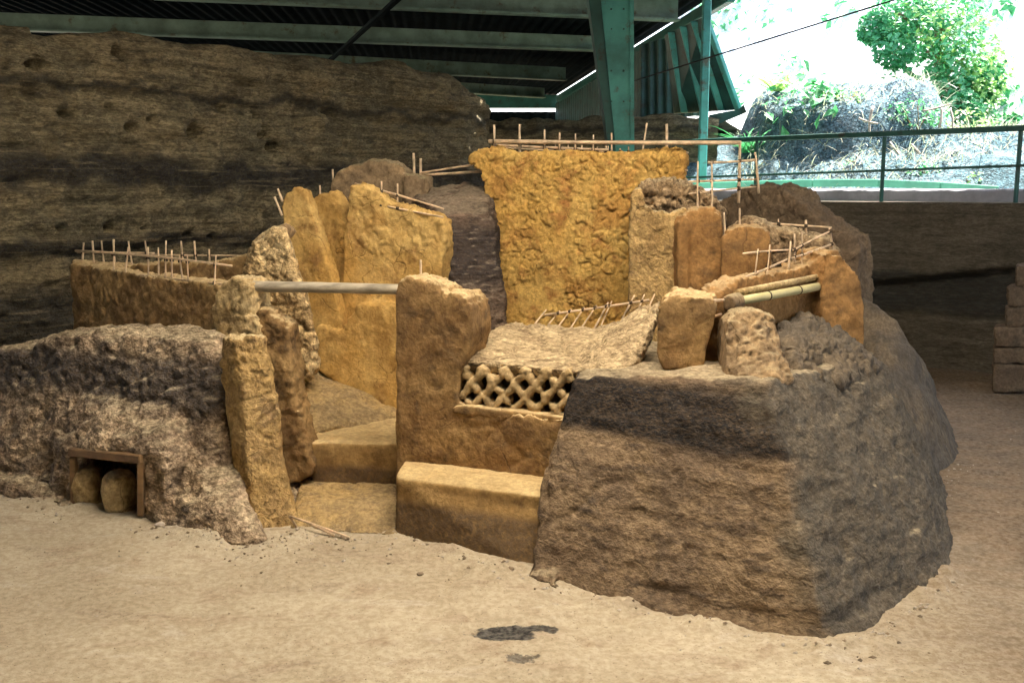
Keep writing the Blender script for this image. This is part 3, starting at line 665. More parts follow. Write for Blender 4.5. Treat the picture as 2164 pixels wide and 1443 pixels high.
# translucent bright gap strips along the eave
# cable
cb = stick_mesh(V(1338, 172, 11.0), V(1338, 172, 11.0).lerp(V(1892, 0, 9.6), 1.6), .008, 0.0, 24, 5, M['wire'])
o = link('cable', cb); recenter(o); tag(o, 'thin black cable running from the steel column up over the bank', 'cable')

# main roof overhead (outside the frame): sheets extended for shade round a translucent bay added as light
rm = empty('roof_overhead', (0, 3, 4.2), 'unseen shed roof over the ruin with an added translucent bay for light', 'roof')
def quad(x0, y0, x1, y1, z, mat, name, parent):
    n_ = max(1, int((x1-x0)/1.0)); me = mesh_np([(x0, y0, z), (x1, y0, z), (x1, y1, z), (x0, y1, z), (x0, y0, z+.02), (x1, y0, z+.02), (x1, y1, z+.02), (x0, y1, z+.02)] if mat is not M['panel'] else [(x0, y0, z), (x1, y0, z), (x1, y1, z), (x0, y1, z)],
                 [(3, 2, 1, 0), (4, 5, 6, 7), (0, 1, 5, 4), (1, 2, 6, 5), (2, 3, 7, 6), (3, 0, 4, 7)] if mat is not M['panel'] else [(0, 1, 2, 3)], mat, name, False)
    return link(name, me, parent)
LX0, LX1, LY0, LY1 = -1.2, 2.1, 2.5, 4.7
ZR = 4.35
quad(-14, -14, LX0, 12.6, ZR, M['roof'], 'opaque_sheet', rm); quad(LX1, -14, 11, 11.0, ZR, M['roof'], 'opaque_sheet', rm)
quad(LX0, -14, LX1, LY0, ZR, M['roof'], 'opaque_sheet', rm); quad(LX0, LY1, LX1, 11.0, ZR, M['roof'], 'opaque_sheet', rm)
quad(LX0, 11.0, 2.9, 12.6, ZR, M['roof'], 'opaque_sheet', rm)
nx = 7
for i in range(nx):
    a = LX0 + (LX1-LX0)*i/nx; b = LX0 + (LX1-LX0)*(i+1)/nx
    quad(a+.0, LY0, b+.0, LY1, ZR, M['panel'], 'added_light_sheet', rm)
print('shed ok')

# ================================================================== THE RUIN
# --- left ash mound with the fire-box niche
S_ = Solid()
def gp(px, py): return G(px, py, -.03)
front = [V(-90, 765, 6.15), V(0, 742, 5.85), V(60, 726, 5.75), V(110, 712, 5.66), V(250, 712, 5.48), V(390, 710, 5.30), V(436, 722, 5.22), V(452, 760, 5.18), V(474, 860, 5.1), V(494, 960, 5.03), V(520, 1060, 4.98), G(545, 1128), G(500, 1140), G(420, 1118), G(300, 1096), G(160, 1062), G(0, 1030), G(-90, 1012)]
S_.poly([p if p.z > .02 else Vector((p.x, p.y, -.05)) for p in front], (.25, .75, 0))
# spur that bulges forward right of the niche
S_.hull([G(292, 1095), G(420, 1130), G(490, 1148), G(560, 1150), V(330, 985, 5.12), V(420, 950, 5.1), V(500, 960, 5.05), V(480, 1080, 4.72), V(330, 1070, 4.95), G(300, 1060), G(540, 1080)])
S_.hull([G(-80, 1028), G(60, 1052), G(158, 1075), V(-80, 985, 5.6), V(155, 1035, 5.35), G(-80, 980), G(158, 1020)])
nl, nr = G(158, 1062), G(305, 1098)
def niche(px, py, back=0): 
    p = onplane(px, py, nl, nr); return p
cpl = [niche(164, 1110), niche(298, 1140), niche(298, 962), niche(164, 950)]
dn2 = Vector((.42, .9, 0)); cdir = Vector((-.05, .95, 0)); cut = Solid()
_hp = [niche(120, 940), niche(345, 955), niche(350, 1115), niche(118, 1062)]; S_.hull(_hp + [p+dn2*.6 for p in _hp] + [V(120, 800, 5.66), V(380, 810, 5.32)])
cut.poly([p - cdir*.35 for p in cpl], cdir*.85)
mound = S_.build('ash_mound', M['ash'], .0135, 8, [('n', .5, .045), ('n', .17, .03, 1.2), ('r', .24, .022, 2.0), ('n', .07, .012), ('w', .22, .010, 1.4), ('p', .08, .03), ('c', .3, .02), ('n', .03, .006)], cutter=cut)
tag(mound, 'rough grey ash mound at left with a framed square niche in its foot', 'mound')
nf = empty('niche_frame', nl, 'brown wooden frame set in the foot of the left ash mound', 'frame')
o_ = -dn2*.012
box_between(niche(155, 952)+o_, niche(306, 968)+o_, .045, .05, M['framewood'], 'lintel', nf)
box_between(niche(160, 962)+o_, niche(162, 1065)+o_, .05, .032, M['framewood'], 'jamb', nf)
box_between(niche(303, 974)+o_, niche(303, 1085)+o_, .05, .032, M['framewood'], 'jamb', nf)
for i, (x0, x1, yt, yb, lb) in enumerate(((160, 228, 982, 1062, 'left of two rounded clay drums standing in the wooden niche'), (225, 297, 990, 1076, 'right of two rounded clay drums standing in the wooden niche'))):
    c = G((x0+x1)/2, yb-8); r = (x1-x0)/2/F*c.y*1.0; h = V((x0+x1)/2, yt, c.y).z
    S_ = Solid(); c = c + Vector((0, -.045, 0)); S_.tube([c+Vector((0, 0, zz)) for zz in (-.02, .02, h*.5, h*.88, h*1.0)], [r*.8, r*.95, r*1.04, r*.93, r*.55], 18)
    o = S_.build('clay_drum', M['clay_pale'], .008, 10, [('n', .1, .010), ('n', .03, .004)]); tag(o, lb, 'clay drum', 'clay drums in the niche')

# --- low clay wall C (left, above the mound)
S_ = Solid()
S_.slab([(163, 590), (168, 570), (185, 560), (215, 568), (260, 578), (320, 588), (400, 596), (440, 602), (478, 612), (485, 640), (485, 800), (165, 740)], XY(165, 6.35), XY(478, 5.5), .16, down=.3)
S_.slab([(168, 575), (185, 562), (240, 557), (270, 566), (300, 562), (340, 555), (420, 560), (470, 548), (520, 543), (535, 560), (540, 700), (168, 700)], XY(165, 6.75), XY(530, 6.3), .14, down=.3)
S_.hull([Vector((p.x, p.y, zz)) for p in (XY(163, 6.35), XY(200, 6.3), XY(168, 6.85), XY(215, 6.85)) for zz in (.3, V(175, 562, 6.4).z)])
S_.slab([(163, 640), (440, 640), (440, 800), (165, 740)], XY(165, 6.35), XY(478, 5.5), .5, down=.3, along=True)
o = S_.build('low_clay_wall', M['clay'], .013, 10, [('n', .3, .03), ('n', .09, .014), ('w', .08, .010), ('p', .07, .012), ('n', .03, .005)])
tag(o, 'low brown clay wall on the left mound carrying a double row of canes', 'clay wall')

def P6(x, y, s=.2633, ox=0, oy=480): return (ox+x*s, oy+y*s)
lf = []
for (a, b, c, d) in [(912, 98, 912, 360), (1030, 160, 1005, 385), (1187, 160, 1190, 385), (1270, 165, 1272, 395), (1333, 110, 1331, 400), (1378, 185, 1382, 410), (1440, 232, 1462, 400), (1503, 220, 1510, 405), (1733, 225, 1722, 450)]:
    p, q = P6(a, b), P6(c, d); t = (p[0]-165)/310; Y = 6.32-.82*t; lf.append((*q, *p, Y, Y, 5))
lattice('cane_lattice', 'front row of pale canes standing along the low left clay wall', lf,
        [(160, 530, 490, 562, 6.33, 5.48, 5.5), (232, 574, 472, 600, 6.15, 5.52, 4.5)])
lb_ = []
for (a, b, c, d) in [(671, 125, 660, 300), (742, 110, 755, 292), (813, 108, 836, 285), (905, 98, 928, 300), (1030, 112, 1060, 290), (1165, 110, 1182, 230), (1453, 112, 1475, 320), (1560, 112, 1580, 322), (1678, 178, 1680, 282)]:
    p, q = P6(a, b), P6(c, d); t = (p[0]-165)/360; Y = 6.78-.45*t; lb_.append((*q, *p, Y, Y, 5))
lattice('cane_lattice', 'rear row of reddish canes along the back of the low left clay wall', lb_,
        [(163, 534, 326, 535, 6.79, 6.6, 4.5), (320, 539, 522, 541, 6.6, 6.34, 4.5)])

# --- posts at the doorway
def ragged(a, nm):                              # crumbled right-hand arris and head
    c = a[:, 0] - np.interp(a[:, 2], [0, .3, .8], [-1.0, -1.14, -1.24])
    k = np.clip((c+.02)/.04, 0, 1)*np.clip((a[:, 2]-.25)/.1, 0, 1); k = np.maximum(k, .7*np.clip((a[:, 2]-.68)/.05, 0, 1))
    return a + nm*(disp(a, [('w', .06, .022), ('n', .04, .016)])*k)[:, None]
S_ = Solid()
S_.slab([(448, 660), (455, 620), (468, 600), (490, 588), (512, 592), (524, 606), (526, 632), (524, 660), (545, 690), (552, 800), (556, 960), (470, 960), (462, 760)], XY(450, 5.42), XY(550, 5.30), .2, down=0)
o = S_.build('clay_post', M['clay_pale'], .012, 12, [('n', .16, .02), ('w', .07, .012), ('n', .04, .010), ('p', .05, .008)]); tag(o, 'crumbly clay post with rounded head holding the left end of the pole', 'clay post')
S_ = Solid()
S_.slab([(528, 690), (545, 655), (560, 652), (590, 678), (606, 692), (612, 760), (620, 850), (640, 925), (658, 985), (655, 1005), (625, 1022), (596, 1012), (590, 900), (565, 790), (540, 720)], XY(530, 5.35), XY(640, 5.28), .16, down=-.02)
o = S_.build('clay_post', M['clay'], .012, 8, [('n', .18, .02), ('w', .08, .008), ('n', .04, .010), ('p', .05, .01)]); tag(o, 'broken leaning clay post with jagged top just right of the ball-headed post', 'clay post')
S_ = Solid()
def sec(py, pts): return [V(x, py, Y) for x, Y in pts]
fp = [sec(716, [(472, 4.98), (494, 4.90), (552, 4.95), (556, 5.16), (490, 5.2)]),
      sec(820, [(474, 4.99), (512, 4.88), (578, 4.95), (582, 5.16), (490, 5.2)]),
      sec(880, [(480, 4.99), (516, 4.88), (592, 4.96), (592, 5.16), (495, 5.2)]),
      sec(960, [(490, 4.98), (520, 4.86), (592, 4.95), (600, 5.16), (500, 5.2)]),
      sec(1050, [(505, 4.95), (530, 4.84), (616, 4.93), (620, 5.16), (510, 5.2)]),
      sec(1128, [(500, 4.92), (535, 4.80), (640, 4.90), (645, 5.16), (510, 5.2)])]
for a, b in zip(fp, fp[1:]): S_.hull(a+b)
o = S_.build('clay_post', M['clay_pale2'], .011, 7, [('n', .25, .016), ('n', .07, .008), ('c', .3, .012), ('n', .025, .003)], post=ragged); tag(o, 'foremost short ochre clay post flaring into the ground left of the doorway', 'clay post')

# --- big column, wall and bench
S_ = Solid()
bA, bB = G(838, 1112), G(1128, 1190)
cA = bA + Vector((.02, .20, 0)); cB = V(1160, 1000, 4.78); cB.z = 0
S_.slab([(835, 615), (838, 598), (856, 588), (885, 588), (912, 602), (940, 622), (972, 622), (986, 630), (998, 655), (1002, 700), (990, 745), (970, 800), (965, 850), (1010, 872), (1196, 885), (1196, 1120), (835, 1120)], cA, cB, .26, down=0)
col_ = S_.build('clay_column', M['clay'], .012, 12, [('n', .4, .022), ('n', .14, .009), ('c', .35, .010), ('n', .04, .0025), ('p', .12, .008)])
tag(col_, 'thick brown clay column with sloping head right of the doorway joined to the low wall', 'clay column')
S_ = Solid()
zb = .292
h4 = [(G(836, 1112), zb), (bB, zb-.01)]
fr = [Vector((G(835, 1126).x, G(835, 1126).y, -.05)), Vector((bB.x, bB.y, -.05)), Vector((cB.x+.03, cB.y+.06, -.05)), Vector((cA.x, cA.y+.06, -.05))]
tp = [V(835, 1003, 4.80), V(1156, 1036, 4.50)]
S_.hull(fr + [Vector((tp[0].x, tp[0].y, zb)), Vector((tp[1].x, tp[1].y, zb-.01)), Vector((cB.x+.03, cB.y+.06, zb)), Vector((cA.x-.0, cA.y+.06, zb))])
fd = (bB-G(835, 1126)); fd.z = 0; fn = Vector((fd.y, -fd.x, 0)).normalized(); fn = fn if fn.y < 0 else -fn
lip = [Vector((tp[0].x, tp[0].y, 0))+fd.normalized()*.012, Vector((tp[1].x, tp[1].y, 0))+fd.normalized()*.03]
S_.hull([p + fn*f + Vector((0, 0, zz)) for p in lip for f, zz in ((.018, zb-.012), (.018, zb-.065), (-.15, zb+.004), (-.15, zb-.07))])
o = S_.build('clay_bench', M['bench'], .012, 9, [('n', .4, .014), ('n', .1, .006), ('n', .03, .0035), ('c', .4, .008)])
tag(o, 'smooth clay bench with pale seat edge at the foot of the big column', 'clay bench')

# --- lattice window: ledge and pierced clay screen
S_ = Solid()
lA, lB = XY(950, 5.02), XY(1200, 4.84)
S_.slab([(950, 866), (965, 856), (1000, 859), (1080, 868), (1150, 876), (1200, 882), (1200, 896), (1100, 891), (1000, 881), (958, 876)], lA-Vector((.02, .05, 0)), lB-Vector((.02, .05, 0)), .16)
o = S_.build('window_ledge', M['clay'], .009, 12, [('n', .15, .010), ('n', .04, .004)]); tag(o, 'pale rounded clay ledge beneath the pierced lattice window', 'ledge')
def Z1(x, y): return (940+x*.1479, 740+y*.1479)
S_ = Solid()
wn_ = (lB-lA).normalized(); wnn = Vector((-wn_.y, wn_.x, 0)); wnn = wnn if wnn.y > 0 else -wnn
for sgn in (1, -1):                                  # two families of crossing clay coils make the diamonds
    for k in range(-4, 8):
        pts = []; ph = random.uniform(0, 6)
        for q in range(13):
            y = 255 + q*50
            x = 545 + sgn*(y-315)/1.167 + 300*k
            if 215 < x < 1830: pts.append((x + 14*math.sin(q*1.3+ph) + random.uniform(-9, 9), y + (x-900)*.045 + random.uniform(-7, 7)))
        if len(pts) < 2: continue
        for off in (.0, .03, .06):
            S_.tube([onplane(*Z1(*p), lA, lB) + wnn*off for p in pts], [.0195*random.uniform(.9, 1.2) for p in pts], 9)
S_.slab([Z1(*p) for p in ((230, 800), (900, 850), (1400, 890), (1800, 920), (1800, 1000), (1400, 960), (900, 910), (230, 860))], lA-wnn*.015, lB-wnn*.015, .1)
lat = S_.build('lattice_window', M['lattice'], .006, 7, [('n', .09, .006), ('n', .03, .003)]); tag(lat, 'pierced brown clay lattice window of crossing diamonds above the ledge', 'lattice window')
S_ = Solid(); S_.slab([Z1(*p) for p in ((200, 240), (1790, 300), (1790, 980), (200, 860))], lA+wnn*.11, lB+wnn*.11, .06)
S_.build('recess_back', M['clay'], .014, 3, [('n', .1, .008)], parent=lat)

# --- fallen panel lying over the window
S_ = Solid()
fl = [(985, 764, 5.02), (1000, 740, 5.12), (1020, 712, 5.3), (1050, 690, 5.5), (1090, 680, 5.58), (1140, 683, 5.6), (1200, 690, 5.58), (1260, 690, 5.5), (1320, 672, 5.4), (1360, 645, 5.25), (1394, 636, 5.1), (1388, 660, 5.0), (1370, 710, 4.86), (1345, 765, 4.76), (1310, 782, 4.72), (1210, 784, 4.84), (1100, 772, 4.93)]
S_.poly([V(*p) for p in fl], (0.01, .03, -.06))
o = S_.build('fallen_wall_panel', M['slab'], .011, 5, [('n', .2, .012), ('w', .045, .006), ('n', .05, .006), ('c', .14, .014), ('c', .3, .025), ('n', .02, .003)]); tag(o, 'pale rough fallen clay panel lying above the lattice window', 'fallen panel')
S_ = Solid()   # mud bed that carries the panel
S_.hull([V(1010, 775, 5.2), V(1340, 775, 4.95), V(1340, 720, 5.2), V(1060, 715, 5.6), V(1300, 700, 5.6)] + [Vector((p.x, p.y, .3)) for p in (XY(1010, 5.25), XY(1330, 5.0), XY(1330, 5.7), XY(1060, 5.7))])
o = S_.build('interior_fill', M['tephra'], .03, 4, [('n', .1, .02)]); tag(o, 'dark earth fill in the shadow beneath the fallen clay panel', 'earth fill')
def P5(x, y): return (960+x*.3188, 240+y*.3188)
sk = []
for a, b, c, d in [(610, 1300, 550, 1375), (700, 1308, 640, 1380), (775, 1298, 700, 1398), (862, 1285, 780, 1410), (943, 1272, 850, 1412), (1020, 1252, 935, 1412), (1045, 1243, 978, 1395), (1195, 1205, 1100, 1390), (1260, 1200, 1225, 1290), (1328, 1198, 1300, 1260)]:
    p, q = P5(a, b), P5(c, d); sk.append((*q, *p, 5.62-.1*(p[0]-1150)/230, 5.68-.1*(p[0]-1150)/230, 5))
lattice('cane_lattice', 'slanting canes leaning on one rail behind the fallen panel', sk, [(1150, 666, 1372, 634, 5.64, 5.5, 5)])

# --- right: clay lump, mound, wall
S_ = Solid()
S_.slab([(1388, 760), (1388, 720), (1392, 660), (1405, 635), (1430, 624), (1480, 628), (1510, 632), (1518, 650), (1510, 690), (1495, 740), (1490, 785), (1400, 785)], XY(1385, 4.62), XY(1515, 4.6), .3, down=.6, along=True)
o = S_.build('clay_pillar', M['clay'], .011, 14, [('n', .3, .018), ('n', .07, .006), ('n', .03, .003)]); tag(o, 'rounded pale clay pillar stump between fallen panel and dark gap', 'clay pillar')
S_ = Solid()
S_.poly([V(1530, 800, 4.32), V(1530, 720, 4.36), V(1535, 680, 4.40), V(1560, 658, 4.43), V(1600, 655, 4.45), V(1634, 668, 4.45), V(1650, 710, 4.42), V(1664, 760, 4.36), V(1684, 812, 4.30), V(1650, 822, 4.20), V(1600, 814, 4.18), V(1560, 806, 4.24)], (.06, .42, -.05))
o = S_.build('clay_pillar', M['clay_grey'], .011, 14, [('n', .3, .02), ('n', .07, .006), ('n', .03, .003), ('c', .3, .006)]); tag(o, 'broad greyish clay pillar stump flaring down onto the big ash block', 'clay pillar')
S_ = Solid()   # thin broken slip between them
S_.slab([(1492, 785), (1500, 720), (1512, 690), (1520, 665), (1535, 640), (1540, 690), (1528, 740), (1520, 790)], XY(1490, 4.95), XY(1540, 4.95), .12, down=.5)
o = S_.build('clay_pillar', M['rubble'], .012, 8, [('n', .1, .02), ('n', .04, .01)]); tag(o, 'narrow broken clay slip in the dark gap between two pillar stumps', 'clay pillar')
wA, wB = XY(1535, 4.92), XY(1800, 5.85)
S_ = Solid()
S_.slab([(1520, 700), (1520, 628), (1535, 606), (1560, 592), (1610, 580), (1665, 576), (1690, 566), (1740, 548), (1752, 528), (1768, 530), (1785, 556), (1805, 580), (1810, 900), (1525, 900)], wA, wB, .13, down=.5)
S_.slab([(1735, 600), (1748, 535), (1775, 540), (1800, 566), (1818, 590), (1826, 640), (1830, 760), (1835, 800), (1735, 800)], XY(1735, 5.42), XY(1830, 5.45), .4, down=.5)
o = S_.build('clay_wall', M['orange'], .013, 12, [('n', .35, .022), ('n', .1, .010), ('c', .25, .012), ('p', .1, .010), ('n', .03, .004)]); tag(o, 'brown clay wall with rounded right corner and bamboo tube on its face', 'clay wall')
def onw(px, py, o_=.0):
    p = onplane(px, py, wA, wB); d = (wB-wA).normalized(); n = Vector((d.y, -d.x, 0)); n = n if n.y < 0 else -n; return p + n*o_
bt = empty('bamboo_tube', onw(1640, 620, .03), 'split bamboo tube tied along the brown clay wall on the right', 'bamboo')
def tube_obj(pts, r, mat, name, parent, n=14):
    S = Solid(); S.tube(pts, r, n); me = bpy.data.meshes.new(name); S.bm.to_mesh(me); S.bm.free(); me.materials.append(mat); me.polygons.foreach_set('use_smooth', [len(p.vertices) == 4 for p in me.polygons]); return link(name, me, parent)
a_, b_ = onw(1549, 634, .045), onw(1738, 600, .045)
tube_obj([a_.lerp(b_, t) for t in (0, .3, .6, 1)], .0225, M['bamboo'], 'tube', bt)
a2, b2 = onw(1549, 618, .02), onw(1755, 578, .02)
tube_obj([a2.lerp(b2, t) for t in (0, .5, 1)], .017, M['clay_pale'], 'batten', bt)
for t in (.28, .62, .95):
    c = a_.lerp(b_, t); d = (b_-a_).normalized(); tube_obj([c-d*.004, c+d*.004], .025, M['tie'], 'tie', bt)
S_ = Solid(); S_.tube([onw(1527, 640, .03), onw(1549, 634, .03)], [.04, .046], 12)
me_o = S_.build('clay_socket', M['clay_grey'], .008, 5, [('n', .05, .006)]); tag(me_o, 'dark clay socket at the left end of the bamboo tube', 'socket')
for x0, y0, x1, y1, w_, lb in ((1500, 636, 1530, 634, 7, 'upper short cane end poking left below the bamboo tube'), (1500, 672, 1524, 664, 7, 'lower short cane end poking left below the bamboo tube')):
    o = link('cane_stub', stick_mesh(V(x0, y0, 4.66), V(x1, y1, 4.86), px_r(w_, 4.7), 0)); recenter(o); tag(o, lb, 'cane')
# tephra heaped against the wall
S_ = Solid()
S_.hull([onw(1650, 690, .0), onw(1700, 672, 0), onw(1735, 680, 0), onw(1790, 740, 0), onw(1840, 800, 0)] + [V(1660, 830, 4.45), V(1700, 838, 4.45), V(1780, 800, 4.8), V(1850, 776, 5.15), V(1668, 735, 4.75), V(1760, 735, 5.05)] + [Vector((p.x, p.y, .6)) for p in (XY(1650, 4.6), XY(1845, 5.3), XY(1845, 5.6), XY(1650, 5.3))])
o = S_.build('tephra_heap', M['ash_side'], .012, 4, [('n', .2, .05), ('w', .11, .035), ('w', .05, .014), ('n', .05, .02), ('p', .08, .03)]); tag(o, 'dark crumbly ash heaped against the brown clay wall above the block', 'ash heap')

# --- the big ash block on the right
S_ = Solid()
zt = .88
bot = [G(1120, 1212), G(1400, 1290), G(1760, 1376), G(1800, 1366), G(2022, 1215), Vector((2.55, 5.6, 0)), Vector((.75, 6.2, 0)), Vector((.2, 5.2, 0))]
top = [V(1210, 800, 4.62), V(1235, 785, 4.72), V(1400, 792, 4.42), V(1585, 803, 4.16), V(1612, 808, 4.12), V(1645, 812, 4.22), V(1845, 757, 5.2), V(1872, 775, 5.25), Vector((1.75, 5.7, .8)), Vector((.55, 5.9, .8))]
mid = [V(1150, 1010, 4.50), V(1190, 880, 4.60)]
S_.hull([Vector((p.x, p.y, -.05)) for p in bot] + top + mid)
# crumbling footing
S_.hull([G(1112, 1215), G(1180, 1245), V(1130, 1175, 4.3), V(1180, 1200, 4.2), G(1160, 1180)])
blk = None
def cutfoot(a, nm):
    k = np.clip(1-np.abs(a[:, 2]-.055)/.05, 0, 1)*np.clip(perlin(a*np.array([3, 3, 1]))*2+.6, 0, 1)
    a = a - nm*(.034*k)[:, None]*np.array([1, 1, 0]); return a
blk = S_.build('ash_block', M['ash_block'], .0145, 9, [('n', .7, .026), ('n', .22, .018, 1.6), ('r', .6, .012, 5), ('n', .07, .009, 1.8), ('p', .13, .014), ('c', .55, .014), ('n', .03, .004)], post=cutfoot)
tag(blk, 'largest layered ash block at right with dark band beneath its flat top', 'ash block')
me = blk.data; nv = len(me.vertices)
cc = np.empty(nv*3); me.vertices.foreach_get('co', cc); cc = cc.reshape(-1, 3) + np.array(blk.location)
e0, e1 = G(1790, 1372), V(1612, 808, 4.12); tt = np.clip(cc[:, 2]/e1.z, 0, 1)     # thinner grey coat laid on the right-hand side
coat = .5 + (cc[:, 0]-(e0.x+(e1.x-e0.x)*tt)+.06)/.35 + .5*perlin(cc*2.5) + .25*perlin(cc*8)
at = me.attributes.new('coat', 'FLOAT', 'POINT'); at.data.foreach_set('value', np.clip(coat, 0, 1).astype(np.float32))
# second block behind it
S_ = Solid()
S_.hull([V(1815, 625, 6.6), V(1850, 640, 6.5), V(1900, 680, 6.4), V(1935, 740, 6.3), V(1750, 640, 6.9), V(1800, 625, 7.3)] + [Vector((p.x, p.y, -.05)) for p in (G(1880, 1060), G(1965, 1022), G(2032, 962), G(2020, 905), XY(1750, 7.6), XY(1700, 6.5))])
o = S_.build('ash_block', M['ash_side'], .02, 9, [('n', .5, .05), ('n', .15, .02), ('n', .05, .008)]); tag(o, 'smaller dim ash block sloping to the floor behind the largest block', 'ash block')

# --- doorway steps and interior
S_ = Solid()
S_.hull([G(612, 1118), G(842, 1130), G(842, 1010), G(640, 1000)] + [V(640, 1060, 5.03), V(842, 1062, 5.03), V(842, 1010, 5.45), V(640, 1005, 5.45)])
o = S_.build('clay_step', M['floor_clay'], .012, 10, [('n', .25, .02), ('n', .08, .010), ('c', .25, .01), ('n', .03, .004)]); tag(o, 'low worn clay doorstep between the front post and the column', 'clay step')
S_ = Solid(); zf = .315
sA, sB = V(655, 938, 5.34), V(860, 935, 5.34)
S_.hull([Vector((x, y, zz)) for x, y in ((sA.x, 5.34), (sB.x+.5, 5.34), (sB.x+.5, 6.4), (sA.x-.1, 6.4)) for zz in (-.05, zf)])
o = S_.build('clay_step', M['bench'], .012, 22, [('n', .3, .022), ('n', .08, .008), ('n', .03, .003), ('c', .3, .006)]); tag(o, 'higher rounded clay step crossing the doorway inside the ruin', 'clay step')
S_ = Solid()
S_.hull([V(606, 790, 6.15), V(640, 778, 6.35), V(700, 790, 6.4), V(760, 835, 6.3), V(840, 865, 6.2), V(840, 880, 5.95), V(650, 905, 5.55), V(612, 905, 5.6)] + [Vector((p.x, p.y, .1)) for p in (XY(600, 5.6), XY(845, 5.9), XY(845, 6.5), XY(600, 6.5))])
o = S_.build('ash_pile', M['floor_clay'], .012, 6, [('n', .25, .03), ('w', .12, .012), ('n', .06, .010), ('n', .025, .004)]); tag(o, 'sloping pile of grey clay and ash on the floor inside the doorway', 'ash pile')
S_ = Solid(); S_.hull([Vector((x, y, zz)) for x, y in ((-1.3, 6.2), (1.2, 5.7), (1.9, 6.6), (1.2, 7.4), (-1.4, 7.9)) for zz in (-.05, .33)])
o = S_.build('interior_platform', M['floor_clay'], .05, 2, [('n', .3, .02)]); o['kind'] = 'structure'

S_ = Solid()
S_.slab([(518, 590), (528, 545), (545, 515), (575, 492), (600, 488), (612, 530), (630, 590), (655, 680), (668, 730), (668, 775), (650, 800), (600, 800), (540, 760), (518, 660)], XY(520, 6.0), XY(670, 5.9), .3, down=.1, along=True)
o = S_.build('rubble_wall', M['rubble'], .012, 6, [('n', .25, .03), ('w', .10, .018), ('n', .06, .012), ('w', .04, .007), ('p', .06, .02), ('n', .025, .004)]); tag(o, 'knobbly pale rubble wall between the canes and the leaning clay slabs', 'rubble wall')
S_ = Solid(); S_.poly([V(568, 494, 5.98), V(585, 478, 6.0), V(605, 470, 6.0), V(612, 482, 6.0), V(600, 496, 5.95)], (0.02, .12, -.03))
o = S_.build('flat_stone', M['clay_grey'], .007, 4, [('n', .05, .006)]); tag(o, 'flat grey stone lying on top of the rubble wall', 'stone')
S_ = Solid()
S_.slab([(592, 440), (600, 410), (620, 396), (640, 398), (650, 420), (660, 460), (685, 540), (705, 610), (720, 680), (725, 860), (690, 860), (668, 740), (645, 640), (618, 560), (600, 490)], XY(592, 6.45), XY(720, 6.3), .11, down=.2)
o = S_.build('leaning_slab', M['yellow'], .012, 10, [('n', .3, .018), ('n', .08, .008), ('n', .03, .003)]); tag(o, 'tall smooth ochre slab leaning left, outermost of the leaning pair', 'clay slab')
S_ = Solid()
S_.slab([(644, 450), (656, 428), (676, 410), (706, 403), (722, 430), (735, 480), (740, 540), (745, 600), (745, 860), (690, 860), (690, 620), (668, 530)], XY(648, 6.62), XY(735, 6.52), .11, down=.2)
o = S_.build('leaning_slab', M['yellow'], .012, 9, [('n', .2, .022), ('n', .07, .012), ('n', .03, .004)]); tag(o, 'shorter broken ochre slab tucked behind the outer leaning slab', 'clay slab')
S_ = Solid()
S_.slab([(702, 420), (700, 385), (712, 366), (738, 352), (772, 342), (808, 341), (836, 350), (855, 364), (858, 420), (840, 440), (760, 700), (720, 700)], XY(700, 7.25), XY(858, 7.2), .35, down=.1)
S_.slab([(855, 372), (905, 374), (906, 404), (890, 440), (855, 440)], XY(850, 7.15), XY(906, 7.15), .3)
o = S_.build('rear_clay_wall', M['clay_grey'], .016, 14, [('n', .3, .03), ('n', .08, .010), ('w', .2, .014)]); tag(o, 'rounded grey clay wall end rising behind the ochre panel', 'clay wall')
S_ = Solid()
yA, yB = XY(725, 6.42), XY(940, 6.22)
S_.slab([(726, 470), (736, 430), (740, 395), (752, 388), (790, 405), (812, 428), (860, 438), (905, 450), (936, 462), (938, 490), (930, 600), (925, 900), (725, 900), (722, 700), (722, 560)], yA, yB, .17, down=.1)
S_.slab([(665, 700), (675, 690), (720, 700), (728, 690), (760, 640), (800, 645), (930, 640), (930, 900), (840, 875), (690, 800), (668, 780)], XY(665, 6.3), XY(930, 6.12), .25, down=.1)
def roughtop(a, nm):
    k = np.clip((a[:, 2]-1.22)/.12, 0, 1); q = disp(a, [('w', .07, .009), ('n', .12, .012), ('r', .09, .008, 2), ('n', .04, .006), ('c', .2, .015)])
    return a + nm*(q*k)[:, None]
o = S_.build('clay_wall', M['yellow'], .012, 14, [('n', .35, .022), ('n', .1, .010), ('n', .03, .003), ('c', .3, .005)], post=roughtop); tag(o, 'wide ochre clay panel with crumbling top seen above the wooden pole', 'clay wall')
# dark tephra block
S_ = Solid()
S_.hull([V(935, 455, 6.45), V(1025, 450, 6.6), V(1042, 470, 6.62), V(1048, 560, 6.6), V(1062, 650, 6.55), V(928, 620, 6.35), V(930, 560, 6.4), V(865, 405, 7.3), V(965, 402, 7.4), V(1000, 386, 7.3), V(1035, 402, 7.15), V(1000, 730, 6.2), V(1072, 700, 6.35)] + [Vector((p.x, p.y, .1)) for p in (XY(925, 6.2), XY(1080, 6.2), XY(1065, 7.2), XY(870, 7.4))])
o = S_.build('tephra_block', M['tephra'], .013, 8, [('n', .35, .035), ('r', .11, .016, 3), ('n', .07, .012, 2), ('n', .03, .006), ('w', .2, .01, 2)]); tag(o, 'dark banded ash block wedged between ochre panel and tallest wall', 'ash block')
